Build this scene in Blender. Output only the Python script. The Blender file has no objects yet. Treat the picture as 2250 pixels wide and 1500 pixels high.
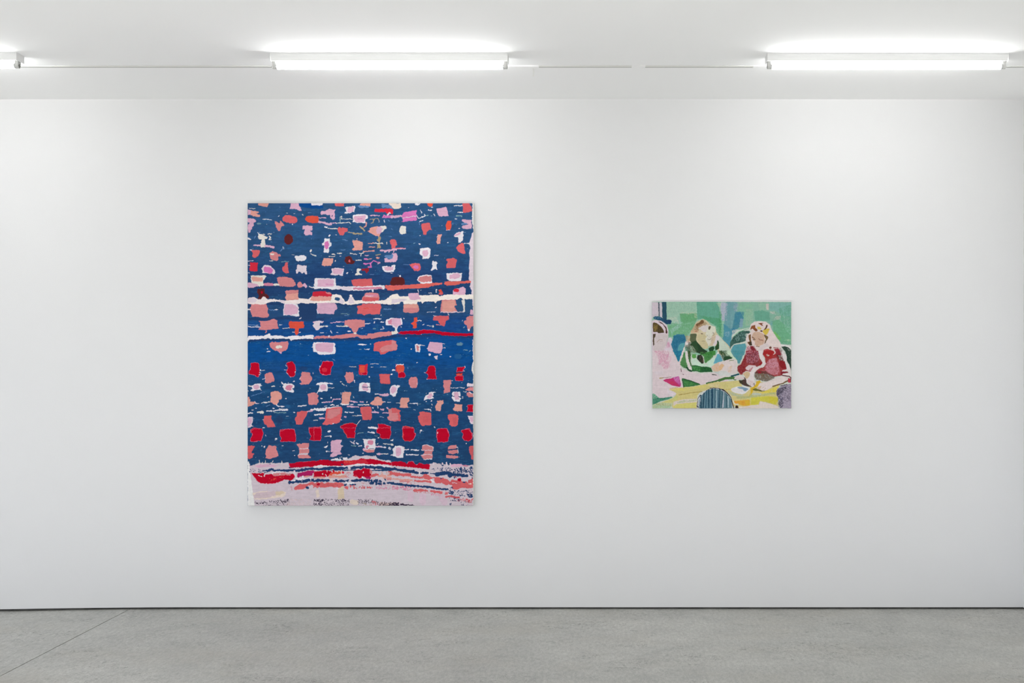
import bpy, bmesh, math, random, re
import numpy as np
from mathutils import Vector

# ------------------------------------------------------------------ camera
SC = bpy.context.scene
COL = SC.collection
PXM, D, CX, CY, H = 370.0, 6.0, 1300.0, 780.0, 1.508       # pixels per metre on the wall, distance, vanishing point, eye height
cam_data = bpy.data.cameras.new('camera')
cam_data.sensor_width = 36.0
cam_data.lens = PXM * D / 2250.0 * 36.0
cam_data.shift_x = (1125.0 - CX) / 2250.0
cam_data.shift_y = (CY - 750.0) / 2250.0
cam_data.clip_start = .05
cam = bpy.data.objects.new('camera', cam_data)
cam.location = (0, -D, H)
cam.rotation_euler = (math.pi / 2, 0, 0)
COL.objects.link(cam)
SC.camera = cam
TUBE = 28.0                          # tube radiance
WORLD = 1.0
SUN = 23.0  # strength of the added fill that lifts the ceiling by floor bounce
SKY_L = (2.05, 2.17, 2.45, 1)
SKY_R = (.66, .63, .57, 1)
GROUND_FILL = (.14, .14, .14, 1)
# ------------------------------------------------------------------ daylight fill; the room is left open on the unseen side for it
world = bpy.data.worlds.new('daylight'); SC.world = world
world.use_nodes = True
WN = world.node_tree.nodes; WL = world.node_tree.links
bg = WN['Background']
tc = WN.new('ShaderNodeTexCoord'); sx = WN.new('ShaderNodeSeparateXYZ'); mr = WN.new('ShaderNodeMapRange'); mx = WN.new('ShaderNodeMix')
mx.data_type = 'RGBA'
WL.new(tc.outputs['Generated'], sx.inputs[0]); WL.new(sx.outputs['X'], mr.inputs['Value'])
mr.inputs['From Min'].default_value = -1; mr.inputs['From Max'].default_value = 1
WL.new(mr.outputs[0], mx.inputs['Factor'])
mx.inputs['A'].default_value = SKY_L; mx.inputs['B'].default_value = SKY_R
# fill added below the horizon, in place of unseen ground outside
gt = WN.new('ShaderNodeMath'); gt.operation = 'LESS_THAN'; gt.inputs[1].default_value = 0.0; WL.new(sx.outputs['Z'], gt.inputs[0])
m2 = WN.new('ShaderNodeMix'); m2.data_type = 'RGBA'; WL.new(gt.outputs[0], m2.inputs['Factor']); WL.new(mx.outputs['Result'], m2.inputs['A']); m2.inputs['B'].default_value = GROUND_FILL
WL.new(m2.outputs['Result'], bg.inputs['Color'])
bg.inputs['Strength'].default_value = WORLD
# added fill behind the camera: bounces off the unseen slab to brighten the ceiling
fill_sun_data = bpy.data.lights.new('fill_sun', 'SUN'); fill_sun_data.energy = SUN; fill_sun_data.angle = math.radians(1.0); fill_sun_data.color = (.975, .985, 1.03)
fill_sun = bpy.data.objects.new('fill_sun', fill_sun_data); fill_sun.rotation_euler = (math.radians(66.0), 0, math.radians(-6)); fill_sun.location = (0, -14, 6)
COL.objects.link(fill_sun)
SC.view_settings.view_transform = 'Standard'
SC.view_settings.look = 'None'
SC.view_settings.exposure = 0.0
SC.view_settings.gamma = 1.0
SC.view_settings.use_curve_mapping = False
SC.cycles.use_denoising = True
SC.cycles.max_bounces = 8
SC.cycles.diffuse_bounces = 6
PAL = dict(w='d8d4d9',c='d3cec6',l='d0c2cb',p='cba1b7',k='c57b93',o='c46ca6',s='c47b7e',a='cd9187',q='c85c60',f='cd4d3b',F='cb6059',
 r='c0283a',x='ae0224',h='86202a',m='562022',g='a09071',t='76999a',b='2a4d73',n='203b64',u='0a4282',v='597ca8',y='23375a',
 e='d3c4b8',c_='d3cec6',R='c2575c',E='285f8c',X='9c1c56',H='c4aca9',z='33273c',d='c6b2b8',i='c9b79e',j='c7b0bd',W='dbdad8')
def lin(hexs):
    v = np.array([int(hexs[i:i+2], 16) / 255.0 for i in (0, 2, 4)])
    return np.where(v <= 0.04045, v / 12.92, ((v + 0.055) / 1.055) ** 2.4)
def vnoise(h, w, sy, sx, rng):
    """smooth value noise in -1..1, cell size sy by sx"""
    gh, gw = int(h / sy) + 3, int(w / sx) + 3
    g = rng.uniform(-1, 1, (gh, gw))
    y = np.arange(h) / sy; x = np.arange(w) / sx
    iy = y.astype(int); ix = x.astype(int)
    fy = y - iy; fx = x - ix
    fy = (fy * fy * (3 - 2 * fy))[:, None]; fx = (fx * fx * (3 - 2 * fx))[None, :]
    a = g[iy][:, ix]; b = g[iy][:, ix + 1]; c = g[iy + 1][:, ix]; d = g[iy + 1][:, ix + 1]
    return (a * (1 - fx) + b * fx) * (1 - fy) + (c * (1 - fx) + d * fx) * fy
class Canvas:
    """brush marks laid on a stretched canvas: polygons, strokes, dabs and dots in linear colour"""
    def __init__(self, x0, y0, x1, y1, S, seed):
        self.x0, self.y0, self.S = x0, y0, S
        self.w, self.h = int(round((x1 - x0) * S)), int(round((y1 - y0) * S))
        self.rng = np.random.RandomState(seed)
        self.a = np.zeros((self.h, self.w, 3))
        r = self.rng
        self.gr = 1.0
        self.dx = vnoise(self.h, self.w, 1.5 * S, 1.5 * S, r) * 0.5 * S + vnoise(self.h, self.w, 3.2 * S, 3.2 * S, r) * .8 * S + vnoise(self.h, self.w, .8 * S, .8 * S, r) * .25 * S
        self.dy = vnoise(self.h, self.w, 1.5 * S, 1.5 * S, r) * 0.5 * S + vnoise(self.h, self.w, 3.2 * S, 3.2 * S, r) * .8 * S + vnoise(self.h, self.w, .8 * S, .8 * S, r) * .25 * S
    def box(self, lx, ly, hx, hy):
        m = self.S
        lx = max(0, int(lx - m)); ly = max(0, int(ly - m)); hx = min(self.w, int(hx + m) + 1); hy = min(self.h, int(hy + m) + 1)
        if hx <= lx or hy <= ly: return None
        sl = (slice(ly, hy), slice(lx, hx))
        Y, X = np.mgrid[ly:hy, lx:hx].astype(float)
        return sl, X + self.dx[sl], Y + self.dy[sl]
    def put(self, sl, m, col, vary=0.035):
        t = 1 + vary * self.rng.uniform(-1, 1)
        self.a[sl][m] = col * t
    def poly(self, P, col, smooth=1, dens=None):
        for _ in range(smooth):
            Q = []
            n = len(P)
            for i in range(n):
                a = P[i]; b = P[(i + 1) % n]
                t = min(.25, .9 * self.S / max(1e-6, math.hypot(*(b - a))))
                Q += [a + (b - a) * t, b - (b - a) * t]
            P = Q
        P = np.array(P)
        bx = self.box(P[:, 0].min(), P[:, 1].min(), P[:, 0].max(), P[:, 1].max())
        if bx is None: return
        sl, X, Y = bx
        if dens is not None:
            g = 1.5 * self.S * self.gr
            f_ = 1.1 * self.S * self.gr
            X = X + g * vnoise(X.shape[0], X.shape[1], f_, f_, self.rng); Y = Y + g * vnoise(X.shape[0], X.shape[1], f_, f_, self.rng)
        ins = np.zeros(X.shape, bool)
        j = len(P) - 1
        for i in range(len(P)):
            xi, yi = P[i]; xj, yj = P[j]
            if yi != yj:
                lo, hi = min(yi, yj), max(yi, yj)
                r0 = max(0, int(lo - sl[0].start - 2 * self.S)); r1 = min(X.shape[0], int(hi - sl[0].start + 2 * self.S) + 2)
                if r1 > r0:
                    yy = Y[r0:r1]; xx = X[r0:r1]
                    ins[r0:r1] ^= ((yi > yy) != (yj > yy)) & (xx < (xj - xi) * (yy - yi) / (yj - yi) + xi)
            j = i
        if dens is not None:
            h, w, s = ins.shape[0], ins.shape[1], self.S
            nz = vnoise(h, w, 3.6 * s * self.gr, 2.4 * s * self.gr, self.rng) * .5 + vnoise(h, w, 1.1 * s * self.gr, .8 * s * self.gr, self.rng) * .7
            wt = np.clip((nz - (.62 - 1.24 * dens)) * 3.2 + .5, 0, 1) * ins * (.8 if dens < 1 else .96)
            self.a[sl] += (col - self.a[sl]) * wt[..., None]
            return
        self.put(sl, ins, col)
    def seg(self, a, b, ra, rb, col, vary=.035):
        R = max(ra, rb)
        bx = self.box(min(a[0], b[0]) - R, min(a[1], b[1]) - R, max(a[0], b[0]) + R, max(a[1], b[1]) + R)
        if bx is None: return
        sl, X, Y = bx
        d = b - a; L = max(1e-6, d @ d)
        t = np.clip(((X - a[0]) * d[0] + (Y - a[1]) * d[1]) / L, 0, 1)
        r = ra + (rb - ra) * t
        self.put(sl, (X - a[0] - t * d[0]) ** 2 + (Y - a[1] - t * d[1]) ** 2 < r * r, col, vary)
    def along(self, P, n):
        P = np.array(P); L = np.r_[0, np.cumsum(np.hypot(*np.diff(P, axis=0).T))]
        s = n * L[-1] if np.ndim(n) else None
        return np.stack([np.interp(s, L, P[:, 0]), np.interp(s, L, P[:, 1])], 1)
    def run(self, text, pal=PAL):
        S = self.S; rng = self.rng
        for line in text.strip().splitlines():
            tk = line.split()
            if not tk or tk[0] == 'E' and len(tk) == 1: continue
            if tk[0] == 'T':
                tx, ty, ts = map(float, tk[1:4]); continue
            m = re.match(r'^([0-9a-f]{6}|[A-Za-z])([/~#@%]?)([\d.,]*)$', tk[0])
            col = lin(m.group(1) if len(m.group(1)) == 6 else pal[m.group(1)])
            k = S / ts
            f = lambda x, y: np.array([((x / ts + tx) - self.x0) * S, ((y / ts + ty) - self.y0) * S])
            op, par = m.group(2), [float(v) for v in m.group(3).split(',') if v]
            if op == '@':
                cx, cy, rx, ry = map(float, tk[1].split(','))
                if m.group(1) in 'Eyt' and rx * ry > 300:
                    q = f(cx, cy); rx *= k; ry *= k
                    bx = self.box(q[0] - 1.3 * rx, q[1] - 1.3 * ry, q[0] + 1.3 * rx, q[1] + 1.3 * ry)
                    if bx:
                        sl, X, Y = bx
                        wt = np.clip(1.15 - ((X - q[0]) / rx) ** 2 - ((Y - q[1]) / ry) ** 2, 0, .6)[..., None]
                        self.a[sl] += (col - self.a[sl]) * wt
                    continue
                n = 12
                self.poly([f(cx + rx * 1.04 * math.cos(i * 2 * math.pi / n), cy + ry * 1.04 * math.sin(i * 2 * math.pi / n)) for i in range(n)], col)
                continue
            P = [f(*map(float, q.split(','))) for q in tk[1:]]
            if op == '':
                if m.group(1) == 'x' and len(P) < 24:
                    c0 = sum(P) / len(P)
                    self.poly([q + (q - c0) * min(.25, .75 * S / max(1., np.hypot(*(q - c0)))) for q in P], lin('c9667e'))
                self.poly(P, col)
            elif op == '%': self.poly(P, col, 1, par[0])
            elif op == '/':
                r = par[0] * k / 2
                for a, b in zip(P, P[1:]): self.seg(a, b, r, r, col)
            elif op == '~':
                r = par[0] * k / 2
                Pn = np.array(P); T = np.hypot(*np.diff(Pn, axis=0).T).sum()
                n = max(3, int(T / (r * .75)))
                C = self.along(P, np.linspace(0, 1, n))
                rad = r * rng.uniform(.72, 1.12, n); C = C + rng.uniform(-.16, .16, C.shape) * r
                for a, b in zip(C, C[1:]): self.seg(a, b, r * .78, r * .78, col, .01)
                for c0, rr in zip(C, rad): self.seg(c0, c0 + 0.01, rr, rr, col, .03)
            elif op == '#':
                W, N, D = par[0] * k, int(par[1]), par[2] * k
                C = self.along(P, np.sort(rng.uniform(0, 1, N)))
                for c0 in C:
                    c0 = c0 + np.array([rng.uniform(-.8, .8) * D, rng.uniform(-.5, .5) * W])
                    an = rng.uniform(-.9, .9) + math.pi / 2 * (rng.rand() < .6)
                    dd = np.array([math.cos(an), math.sin(an)]) * D * rng.uniform(.2, .8)
                    rr = D * rng.uniform(.26, .5)
                    self.seg(c0 - dd * .5, c0 + dd * .5, rr, rr * .7, col, .12)
    def finish(self, step, streak=.05, weave=.03):
        h, w = self.h // step * step, self.w // step * step
        a = self.a[:h, :w].reshape(h // step, step, w // step, step, 3).mean((1, 3))
        hh, ww = a.shape[:2]; s = self.S / step; r = self.rng
        t = vnoise(hh, ww, 1.5 * s, 14 * s, r) * streak + vnoise(hh, ww, 4 * s, 5 * s, r) * streak * .8 + vnoise(hh, ww, 1.1 * s, 1.1 * s, r) * weave * 1.6
        return np.clip(a * (1 + t[..., None]), 0, 1)
def brush_ground(c, stops, fleck):
    """the first blue coat: tone changes from band to band, scrubbed on sideways"""
    h, w, S, r = c.h, c.w, c.S, c.rng
    ys = np.array([(s[0] - c.y0) * S for s in stops]); C = np.array([lin(s[1]) for s in stops])
    yy = np.arange(h)[:, None] + vnoise(h, w, 8 * S, 60 * S, r) * 9 * S
    g = np.stack([np.interp(yy, ys, C[:, i]) for i in range(3)], -1)
    n1 = vnoise(h, w, 2.2 * S, 16 * S, r) * .55 + vnoise(h, w, 5 * S, 12 * S, r) * .7
    n2 = vnoise(h, w, 1.2 * S, 4 * S, r) * .5 + vnoise(h, w, .8 * S, 1.5 * S, r) * .5
    g = g * (1 + .16 * n1[..., None] + .10 * n2[..., None])
    m = np.clip(vnoise(h, w, 9 * S, 22 * S, r) * .6 + vnoise(h, w, 1.3 * S, 5 * S, r) * .9 - .62, 0, 1) * 2.0
    g = g + (lin(fleck) - g) * np.clip(m, 0, .4)[..., None]
    c.a[:] = g
def specks(c, n, cols, y0, y1, x0, x1, size):
    for _ in range(n):
        p = np.array([(c.rng.uniform(x0, x1) - c.x0) * c.S, (c.rng.uniform(y0, y1) - c.y0) * c.S])
        L = c.rng.uniform(.2, 1) * size * c.S * (3 if c.rng.rand() < .35 else 1)
        r = c.rng.uniform(.25, .55) * c.S
        c.seg(p, p + np.array([L, c.rng.uniform(-.15, .15) * L]), r, r * .6, lin(cols[c.rng.randint(len(cols))]))
BIG = (543.9, 446.2, 1040.2, 1110.8)
def paint_large(marks, S=3, step=2):
    c = Canvas(*BIG, S, 7)
    brush_ground(c, [(446,'2a4e76'),(520,'294d76'),(560,'254870'),(600,'203f6c'),(643,'1f3c66'),(665,'24446c'),(690,'24466f'),(712,'17437c'),(735,'13437f'),
        (748,'084683'),(785,'084784'),(812,'16457a'),(850,'1b446e'),(900,'1a426c'),(940,'1c416a'),(1010,'1e4066'),(1111,'1e4066')], '2a6288')
    specks(c, 260, ['8fb3c4','6f96a8','c5d0d4','3a70a0','5a88b0','2f5f95'], 450, 1012, 546, 1036, 1.6)
    c.run(marks)
    return c.finish(step)
SMALL = (1433.0, 662.6, 1739.0, 897.2)
def paint_small(marks, S=6, step=2):
    c = Canvas(*SMALL, S, 11)
    c.dx *= .45; c.dy *= .45; c.gr = .72
    c.a[:] = lin('c9cfc4')
    c.run(marks)
    n = vnoise(c.h, c.w, 1.2 * S, .8 * S, c.rng) * .05 + vnoise(c.h, c.w, 6 * S, 1.6 * S, c.rng) * .05
    c.a *= 1 + n[..., None]
    c.a *= (.96 - .2 * c.a.mean(-1))[..., None]
    a = c.finish(step, .04, .03)
    for _ in range(2):                                  # wet edges
        p = np.pad(a, ((1, 1), (1, 1), (0, 0)), mode='edge')
        a = (p[:-2, 1:-1] + p[2:, 1:-1] + p[1:-1, :-2] + p[1:-1, 2:] + 2 * a) / 6
    return a
BIG_MARKS = """
T 530 430 8.333
a 305,135 505,135 485,210 310,175
p 905,135 1050,135 1055,180 1085,225 1110,270 1070,280 1030,250 890,235 905,180
u 1065,140 1290,135 1290,175 1500,180 1500,235 1250,230 1110,205 1065,180
w 1275,130 1500,130 1490,178 1300,178 1285,155
p 120,255 150,265 200,275 180,330 200,360 120,345
a 180,270 320,290 325,300 280,320 300,345 350,350 355,375 345,390 230,375 170,345
p 120,410 170,410 240,425 275,450 270,480 225,490 240,550 205,560 205,610 170,630 165,670 145,675 120,655 120,520 150,515 160,490 120,485
w/12 395,430 555,440
t@ 325,510,45,18
s 610,470 650,470 680,500 710,500 715,455 740,470 755,495 790,525 785,550 740,555 725,580 715,640 680,640 650,600 630,570 635,530
q 755,400 800,360 860,350 930,370 1000,390 1025,430 1025,490 990,505 890,500 800,475 760,460
f 1185,375 1290,365 1400,380 1420,400 1415,500 1300,500 1205,480 1170,430
p 1125,550 1210,540 1300,550 1305,625 1260,640 1260,655 1300,665 1300,730 1240,715 1180,730 1150,680 1165,615 1120,610
m@ 868,800,80,92
c 315,700 380,705 480,755 475,790 430,790 445,900 440,940 360,945 355,890 375,800 320,795 310,740
w/14 305,670 330,700
p/26 240,905 350,910
p/34 445,915 590,940
c/12 490,700 560,700
c/14 510,740 535,770 510,800 545,800
c/14 400,700 430,710
w 120,765 150,770 185,810 120,800
v/14 245,780 265,735
q 190,990 340,995 345,1010 315,1100 280,1130 225,1135 205,1110 210,1050
w/10 165,990 195,995
s 510,1050 580,1015 640,1035 680,1065 735,1080 715,1110 670,1120 680,1180 640,1190 545,1160 530,1110
c@ 565,1070,35,16
c/14 520,1190 580,1190
c/18 765,940 775,965
v/12 790,940 720,1010
w 980,1090 1020,1100 1150,1085 1195,1110 1190,1160 1150,1190 1010,1195 985,1150
c@ 1275,1005,18,28
c/12 1270,1060 1300,1080 1365,1105
r 165,1220 305,1225 300,1290 300,1380 240,1390 160,1375 155,1330
w/8 125,1270 160,1275
l 370,1330 420,1265 500,1275 560,1300 610,1360 625,1400 610,1435 540,1425 390,1410 390,1370
o 430,1295 500,1300 560,1330 585,1370 560,1420 510,1420 415,1390 410,1345
q 820,1220 855,1225 850,1300 875,1390 875,1420 800,1415 755,1370 760,1310 800,1270
l 1030,1255 1120,1275 1200,1275 1190,1350 1205,1440 1180,1440 1155,1395 1120,1430 1080,1400 1050,1380 1030,1425 1010,1420 1000,1370 1025,1310
w/10 125,1200 225,1190
t/14 740,1205 860,1205
E/6 975,635 1090,640
E@ 880,960,50,20
w/9 120,1410 150,1415
c/10 140,235 260,235
w/10 700,365 680,375
c/8 830,320 850,320
w/8 960,325 980,320
c/12 1120,345 1130,360
v/10 1225,310 1285,315
w@ 940,525,12,8
w@ 470,525,4,4
p 1460,290 1500,275 1500,350 1455,345
l 1480,880 1500,865 1500,915 1480,905
E@ 1150,270,30,12
c/8 960,1075 930,1080
a 1480,1210 1500,1200 1500,1285 1475,1260
T 690 430 8.333
q 375,140 550,140 545,195 385,190
a 850,140 1030,140 1030,190 830,180
v 800,175 1020,190 1000,225 830,220
e 1370,135 1500,135 1500,200 1380,180
v 1230,150 1370,160 1460,210 1440,235 1230,215
p 120,300 140,280 200,285 270,240 320,245 340,255 400,250 375,290 380,350 375,430 330,435 300,390 290,345 260,355 200,335 180,345 125,350
n 325,345 345,345 330,395 315,390
w 560,210 745,190 750,220 735,300 690,300 640,325 545,320 600,290
p 620,215 720,195 725,290 680,300 640,310 605,295
w 720,350 850,335 950,340 990,370 975,410 940,430 940,495 890,500 700,480 720,440 700,380
p 740,375 840,365 940,355 950,380 915,480 830,490 760,475 725,430
o/10 800,420 880,420
r 1110,235 1300,240 1430,235 1450,320 1380,330 1330,330 1310,300 1100,300
l/20 1340,355 1375,310 1385,320
o/22 1250,400 1280,360 1310,380 1370,370 1450,375 1500,380
o/20 1280,400 1400,395
p/12 1025,360 1200,365
p/16 95,405 215,405
p 80,460 200,480 270,500 330,515 330,545 240,540 180,505 70,500
p/14 290,500 400,500
g/12 1020,430 1170,415 1190,490
g/12 1090,430 1080,490 1040,500
c/12 470,395 510,380 490,430 700,425
t/14 470,400 480,480
c/11 410,500 640,490 670,515
w/30 200,570 230,580
c/15 260,595 420,605
q 430,600 460,565 500,595 520,570 540,595 620,590 610,650 560,675 530,725 480,725 455,680 425,640
g/16 620,670 720,675
g/34 720,690 760,695
g/30 790,690 870,700
g/24 840,570 900,610 920,640
a/22 950,490 950,550 920,570
a 1010,600 1060,575 1150,560 1250,570 1250,640 1210,690 1190,750 1110,725 1040,690 980,650 1020,620
p 1170,560 1250,570 1250,640 1210,690 1150,700 1130,640
c 1210,560 1300,550 1325,580 1320,605 1270,630 1265,670 1230,660 1255,600
g 1180,740 1215,760 1220,800 1200,830 1215,960 1150,960 1160,890 1180,840 1140,810 1175,790
w/24 275,735 290,720
w@ 400,717,15,6
w 185,780 285,790 285,850 320,860 315,920 275,945 265,1045 170,1040 180,980 190,910 145,890 150,870 185,860
o 200,840 260,835 275,890 255,970 215,980 190,930
l@ 785,790,11,11
a 705,830 780,810 885,850 890,990 810,1000 720,1005 690,980 745,935 710,910 715,870
q 1385,830 1420,790 1480,800 1500,830 1500,890 1475,960 1490,980 1430,970 1430,910 1395,880
c/12 1325,850 1330,880
p/26 1215,1000 1300,1005 1400,995 1500,985
p/22 1290,1030 1340,1000
p/18 1370,1030 1400,990
p/18 1450,1030 1460,1000
a/14 990,870 1110,870
a/14 1000,940 1110,935
a/20 900,1020 1000,1015 1095,1005
c/14 1100,870 1250,870
c/12 430,1055 510,1052
c/14 325,1070 380,1075
c/12 280,1112 380,1108
c/14 660,1055 720,1065 780,1070
c/16 830,1050 860,1065 900,1040
c/12 860,1065 855,1100
w@ 485,1105,14,7
v/14 520,800 600,815
v/12 500,990 560,992
p/16 930,1090 1000,1090
g/16 1130,1080 1210,1078
o/24 925,1155 960,1160
a/12 970,1165 1050,1145
a@ 1165,1140,30,16
v 1290,1090 1440,1080 1430,1160 1340,1150 1280,1110
p 1440,1065 1500,1045 1500,1215 1290,1215 1285,1155 1330,1130 1360,1165 1430,1150
m 570,1120 640,1100 690,1130 700,1180 745,1195 740,1230 700,1250 600,1250 560,1200
q 640,1160 670,1215 625,1210
c/12 760,1180 860,1180
p 175,1135 350,1150 345,1200 310,1285 180,1285 140,1250 165,1180
a 175,1140 350,1150 345,1200 310,1285 180,1285 140,1250 165,1180
o/26 910,1245 960,1250
o/18 960,1240 1030,1235 1090,1185 1130,1210 1200,1220
o/24 1030,1235 1040,1300 990,1305
p/20 1170,1245 1200,1225
w 1245,1290 1320,1280 1350,1300 1440,1290 1445,1260 1480,1265 1485,1340 1440,1395 1290,1395 1250,1340
p 1270,1310 1400,1295 1440,1290 1450,1350 1400,1370 1300,1370
l 315,1330 400,1315 555,1340 530,1400 520,1465 490,1465 450,1440 410,1465 350,1450 310,1455 305,1430 330,1400
p 340,1335 540,1345 510,1400 500,1430 360,1430 340,1380
c 785,1330 860,1330 850,1360 820,1380 830,1420 880,1430 870,1450 745,1455 750,1430 780,1420
h 865,1330 920,1330 1010,1320 990,1390 955,1420 930,1370 870,1370
w@ 605,1415,22,12
v/12 1030,1440 1090,1435
E/8 1100,1440 1200,1430
w@ 20,1090,20,8
t/10 0,1105 40,1110
w@ 1415,1415,20,5
v/10 1370,745 1420,745
v/10 1410,600 1430,620
v/9 1360,440 1380,470
v/9 1190,440 1180,490
w@ 1285,465,5,25
c/8 460,1060 500,1055
c@ 390,1195,6,14
T 860 430 7.895
e 0,130 160,130 155,160 170,200 100,230 40,225 0,190
r 0,230 25,250 20,320 0,320
p/34 0,375 80,360 180,350
p/16 0,345 25,345
o 205,290 430,250 425,310 445,345 180,390 190,330
w/9 180,388 300,370 440,348
o 185,395 440,355 430,430 300,440 170,460 200,435
w/10 445,355 470,390 540,370
w/11 500,250 525,300
w/13 570,325 585,350 520,365
w/12 490,450 540,430
v/14 480,460 490,500
w 400,130 500,130 450,175 425,165
f 615,130 725,130 710,175 670,190 625,170
w/13 685,205 710,205
w/14 640,245 690,250
w/11 730,320 750,350
t/18 590,350 630,340
v/10 115,435 115,450
w/8 285,205 300,205
p 780,225 940,195 960,220 985,350 820,365 795,310
w/14 1080,175 1230,170
w/12 1145,290 1230,290
t/20 1120,350 1210,355
w@ 1115,397,22,8
R 1235,130 1340,130 1380,190 1400,270 1300,290 1235,295 1240,210 1225,160
p 1220,410 1380,420 1385,575 1290,580 1215,560 1215,520 1290,515 1340,490 1290,485 1220,440
v/30 1220,490 1290,485
c 180,520 250,535 250,650 180,670 150,650 130,620 145,560
q 520,480 665,465 675,550 700,590 640,595 610,625 600,680 540,675 550,620 515,560
f 970,430 1035,435 1035,540 1000,600 945,600 940,510
w/8 945,600 1005,595
w 1090,670 1140,635 1240,615 1240,700 1230,780 1160,825 1155,720 1085,715
p/34 1100,690 1180,650
a 800,670 870,670 850,740 850,830 790,840 775,800 795,720
w/10 780,720 795,705
w@ 495,690,10,10
w@ 870,515,5,5
w@ 483,838,14,10
w@ 975,808,12,8
w@ 1170,565,14,8
q 0,760 50,755 80,800 100,855 70,860 55,930 0,920
p/24 0,935 80,915 160,915 240,915
q/10 60,910 220,905
q 1110,910 1160,850 1220,815 1255,830 1260,920 1275,1010 1220,1000 1180,985 1140,950
w/10 1255,825 1350,825
w 490,915 640,900 675,930 665,1060 630,1090 530,1100 535,1040 490,1015
p 540,950 625,940 640,1000 620,1050 570,1060 530,1010
w/9 740,1035 810,1030
p 0,1000 70,990 100,1020 100,1120 60,1155 0,1150
v@ 5,1050,20,40
w 0,1215 20,1195 65,1200 60,1270 20,1310 0,1320
p 0,1240 40,1220 30,1280 0,1295
q 310,1190 400,1170 490,1175 510,1270 470,1305 390,1300 350,1250
o@ 420,1235,45,30
v/8 200,1190 310,1195
w 695,1150 715,1120 745,1140 770,1130 795,1170 770,1210 800,1280 745,1270 710,1300 680,1290 710,1220
q 940,1100 1080,1075 1130,1110 1105,1250 950,1255 950,1190 970,1150
w 950,1345 1130,1335 1220,1345 1200,1480 1000,1480 955,1430
p 1000,1380 1080,1350 1170,1345 1195,1380 1170,1430 1080,1450 1000,1440
w 440,1450 480,1385 600,1370 690,1375 700,1500 470,1500
s 490,1400 600,1390 690,1385 695,1480 560,1500 480,1480 455,1450
m 0,1430 60,1405 190,1410 230,1500 0,1500
w@ 145,1395,18,16
F 920,1490 1380,1475 1380,1500 920,1500
W 1400,120 1440,120 1440,620 1420,630 1390,420 1400,300
l 1340,820 1385,700 1400,640 1440,600 1440,1500 1340,1500 1350,1380 1340,1200 1350,1080 1340,1000 1365,900
v/10 1060,470 1060,500
v/10 1010,265 1040,265
T 530 600 8.333
n@ 200,400,90,40
c 180,35 300,45 440,40 470,60 430,85 430,110 400,130 410,200 400,230 320,240 200,185 180,120
a 200,60 400,80 390,150 220,150 190,110
p 120,165 200,185 320,205 330,230 240,260 200,270 120,255
c/40 330,210 405,205
k 410,200 430,175 520,175 600,195 590,225 500,235 420,230
c/36 610,210 690,205
s 650,90 700,70 780,65 930,85 960,120 1000,210 960,245 850,250 720,240 670,170
s 1020,220 1050,160 1080,150 1130,200 1120,250 1080,280 1040,250
p 1130,200 1180,185 1205,230 1195,275 1150,240 1120,250
w 1230,230 1275,240 1300,260 1360,230 1345,180 1360,90 1500,90 1500,290 1300,285 1240,250
p 1400,110 1500,110 1500,240 1400,240 1385,190
m 310,260 420,255 430,300 430,370 500,400 510,460 430,460 380,470 310,475 330,400 290,350 300,290
x@ 380,352,18,22
n~36 120,290 240,280 420,265 620,250 900,265 1300,290 1500,300
n~40 120,590 480,560 780,570 1050,570 1500,555
n~50 120,830 480,840 900,820 1180,850 1500,840
e2d6d4 120,460 230,435 280,460 320,480 370,470 390,430 430,430 470,470 520,480 600,470 700,490 790,505 830,500 1050,460 1180,465 1220,480 1270,440 1500,500 1500,540 1400,550 1300,545 1220,560 1100,540 1040,560 950,565 800,560 700,525 600,520 480,545 400,580 200,575 120,555
l 120,470 230,445 290,480 260,540 120,540
l 700,495 800,510 800,550 700,520
s 790,325 880,310 1050,305 1045,400 1055,480 830,495 790,440 850,415 800,350
a 840,380 1040,360 1050,470 830,490 800,440
r 1310,340 1500,330 1500,420 1300,415
a 1300,415 1500,420 1500,510 1260,505 1280,440
s 190,570 460,570 490,640 480,690 510,770 490,810 420,815 200,790 160,640
w 790,560 900,545 1030,570 1060,620 1045,670 1080,740 1075,790 950,780 900,765 770,770 770,690
p 800,570 930,560 1000,590 1045,650 1030,740 940,755 860,765 780,750 790,640
w 595,670 650,658 680,672 640,680
v/14 520,670 600,680
w/24 120,665 160,662
n 1050,560 1380,560 1380,840 1180,860 1060,810
w 1380,560 1500,545 1500,740 1400,740 1380,680 1395,620
p 1400,550 1500,545 1500,740 1400,730 1390,640
w/16 1070,830 1095,815
s 315,870 420,880 520,860 570,830 660,855 660,920 690,1010 560,1025 470,1035 310,1035 360,970 350,900
s/16 450,1040 465,1060 450,1085
w/14 130,972 200,990 350,980
v/14 290,955 120,940
w/9 270,955 310,955
f 880,875 980,890 1140,880 1150,1000 1050,1010 1050,1100 1020,1135 995,1110 975,1080 990,1010 890,1000 870,940
c/10 760,1015 890,1000
w/14 940,1080 970,1080
c/10 1060,1080 1085,1078
w/8 700,945 750,943
l 1310,885 1420,870 1500,880 1500,910 1440,910 1440,960 1500,965 1500,985 1440,1000 1410,1045 1370,1040 1300,950 1350,930
c 1350,920 1430,900 1440,980 1410,1045 1360,1030 1310,960
p/20 1320,890 1500,890
w/10 1450,1095 1500,1090
n~44 120,1235 420,1215 700,1215 1000,1225 1500,1220
e0dade 120,1155 240,1140 300,1150 420,1145 500,1100 530,1110 530,1140 760,1145 800,1165 980,1140 1100,1150 1310,1125 1330,1150 1320,1205 1200,1195 930,1220 910,1240 880,1200 700,1195 570,1200 545,1210 520,1185 300,1210 150,1215 120,1260
cf7f8f 1330,1180 1380,1150 1500,1140 1500,1190 1380,1200 1330,1205
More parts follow.
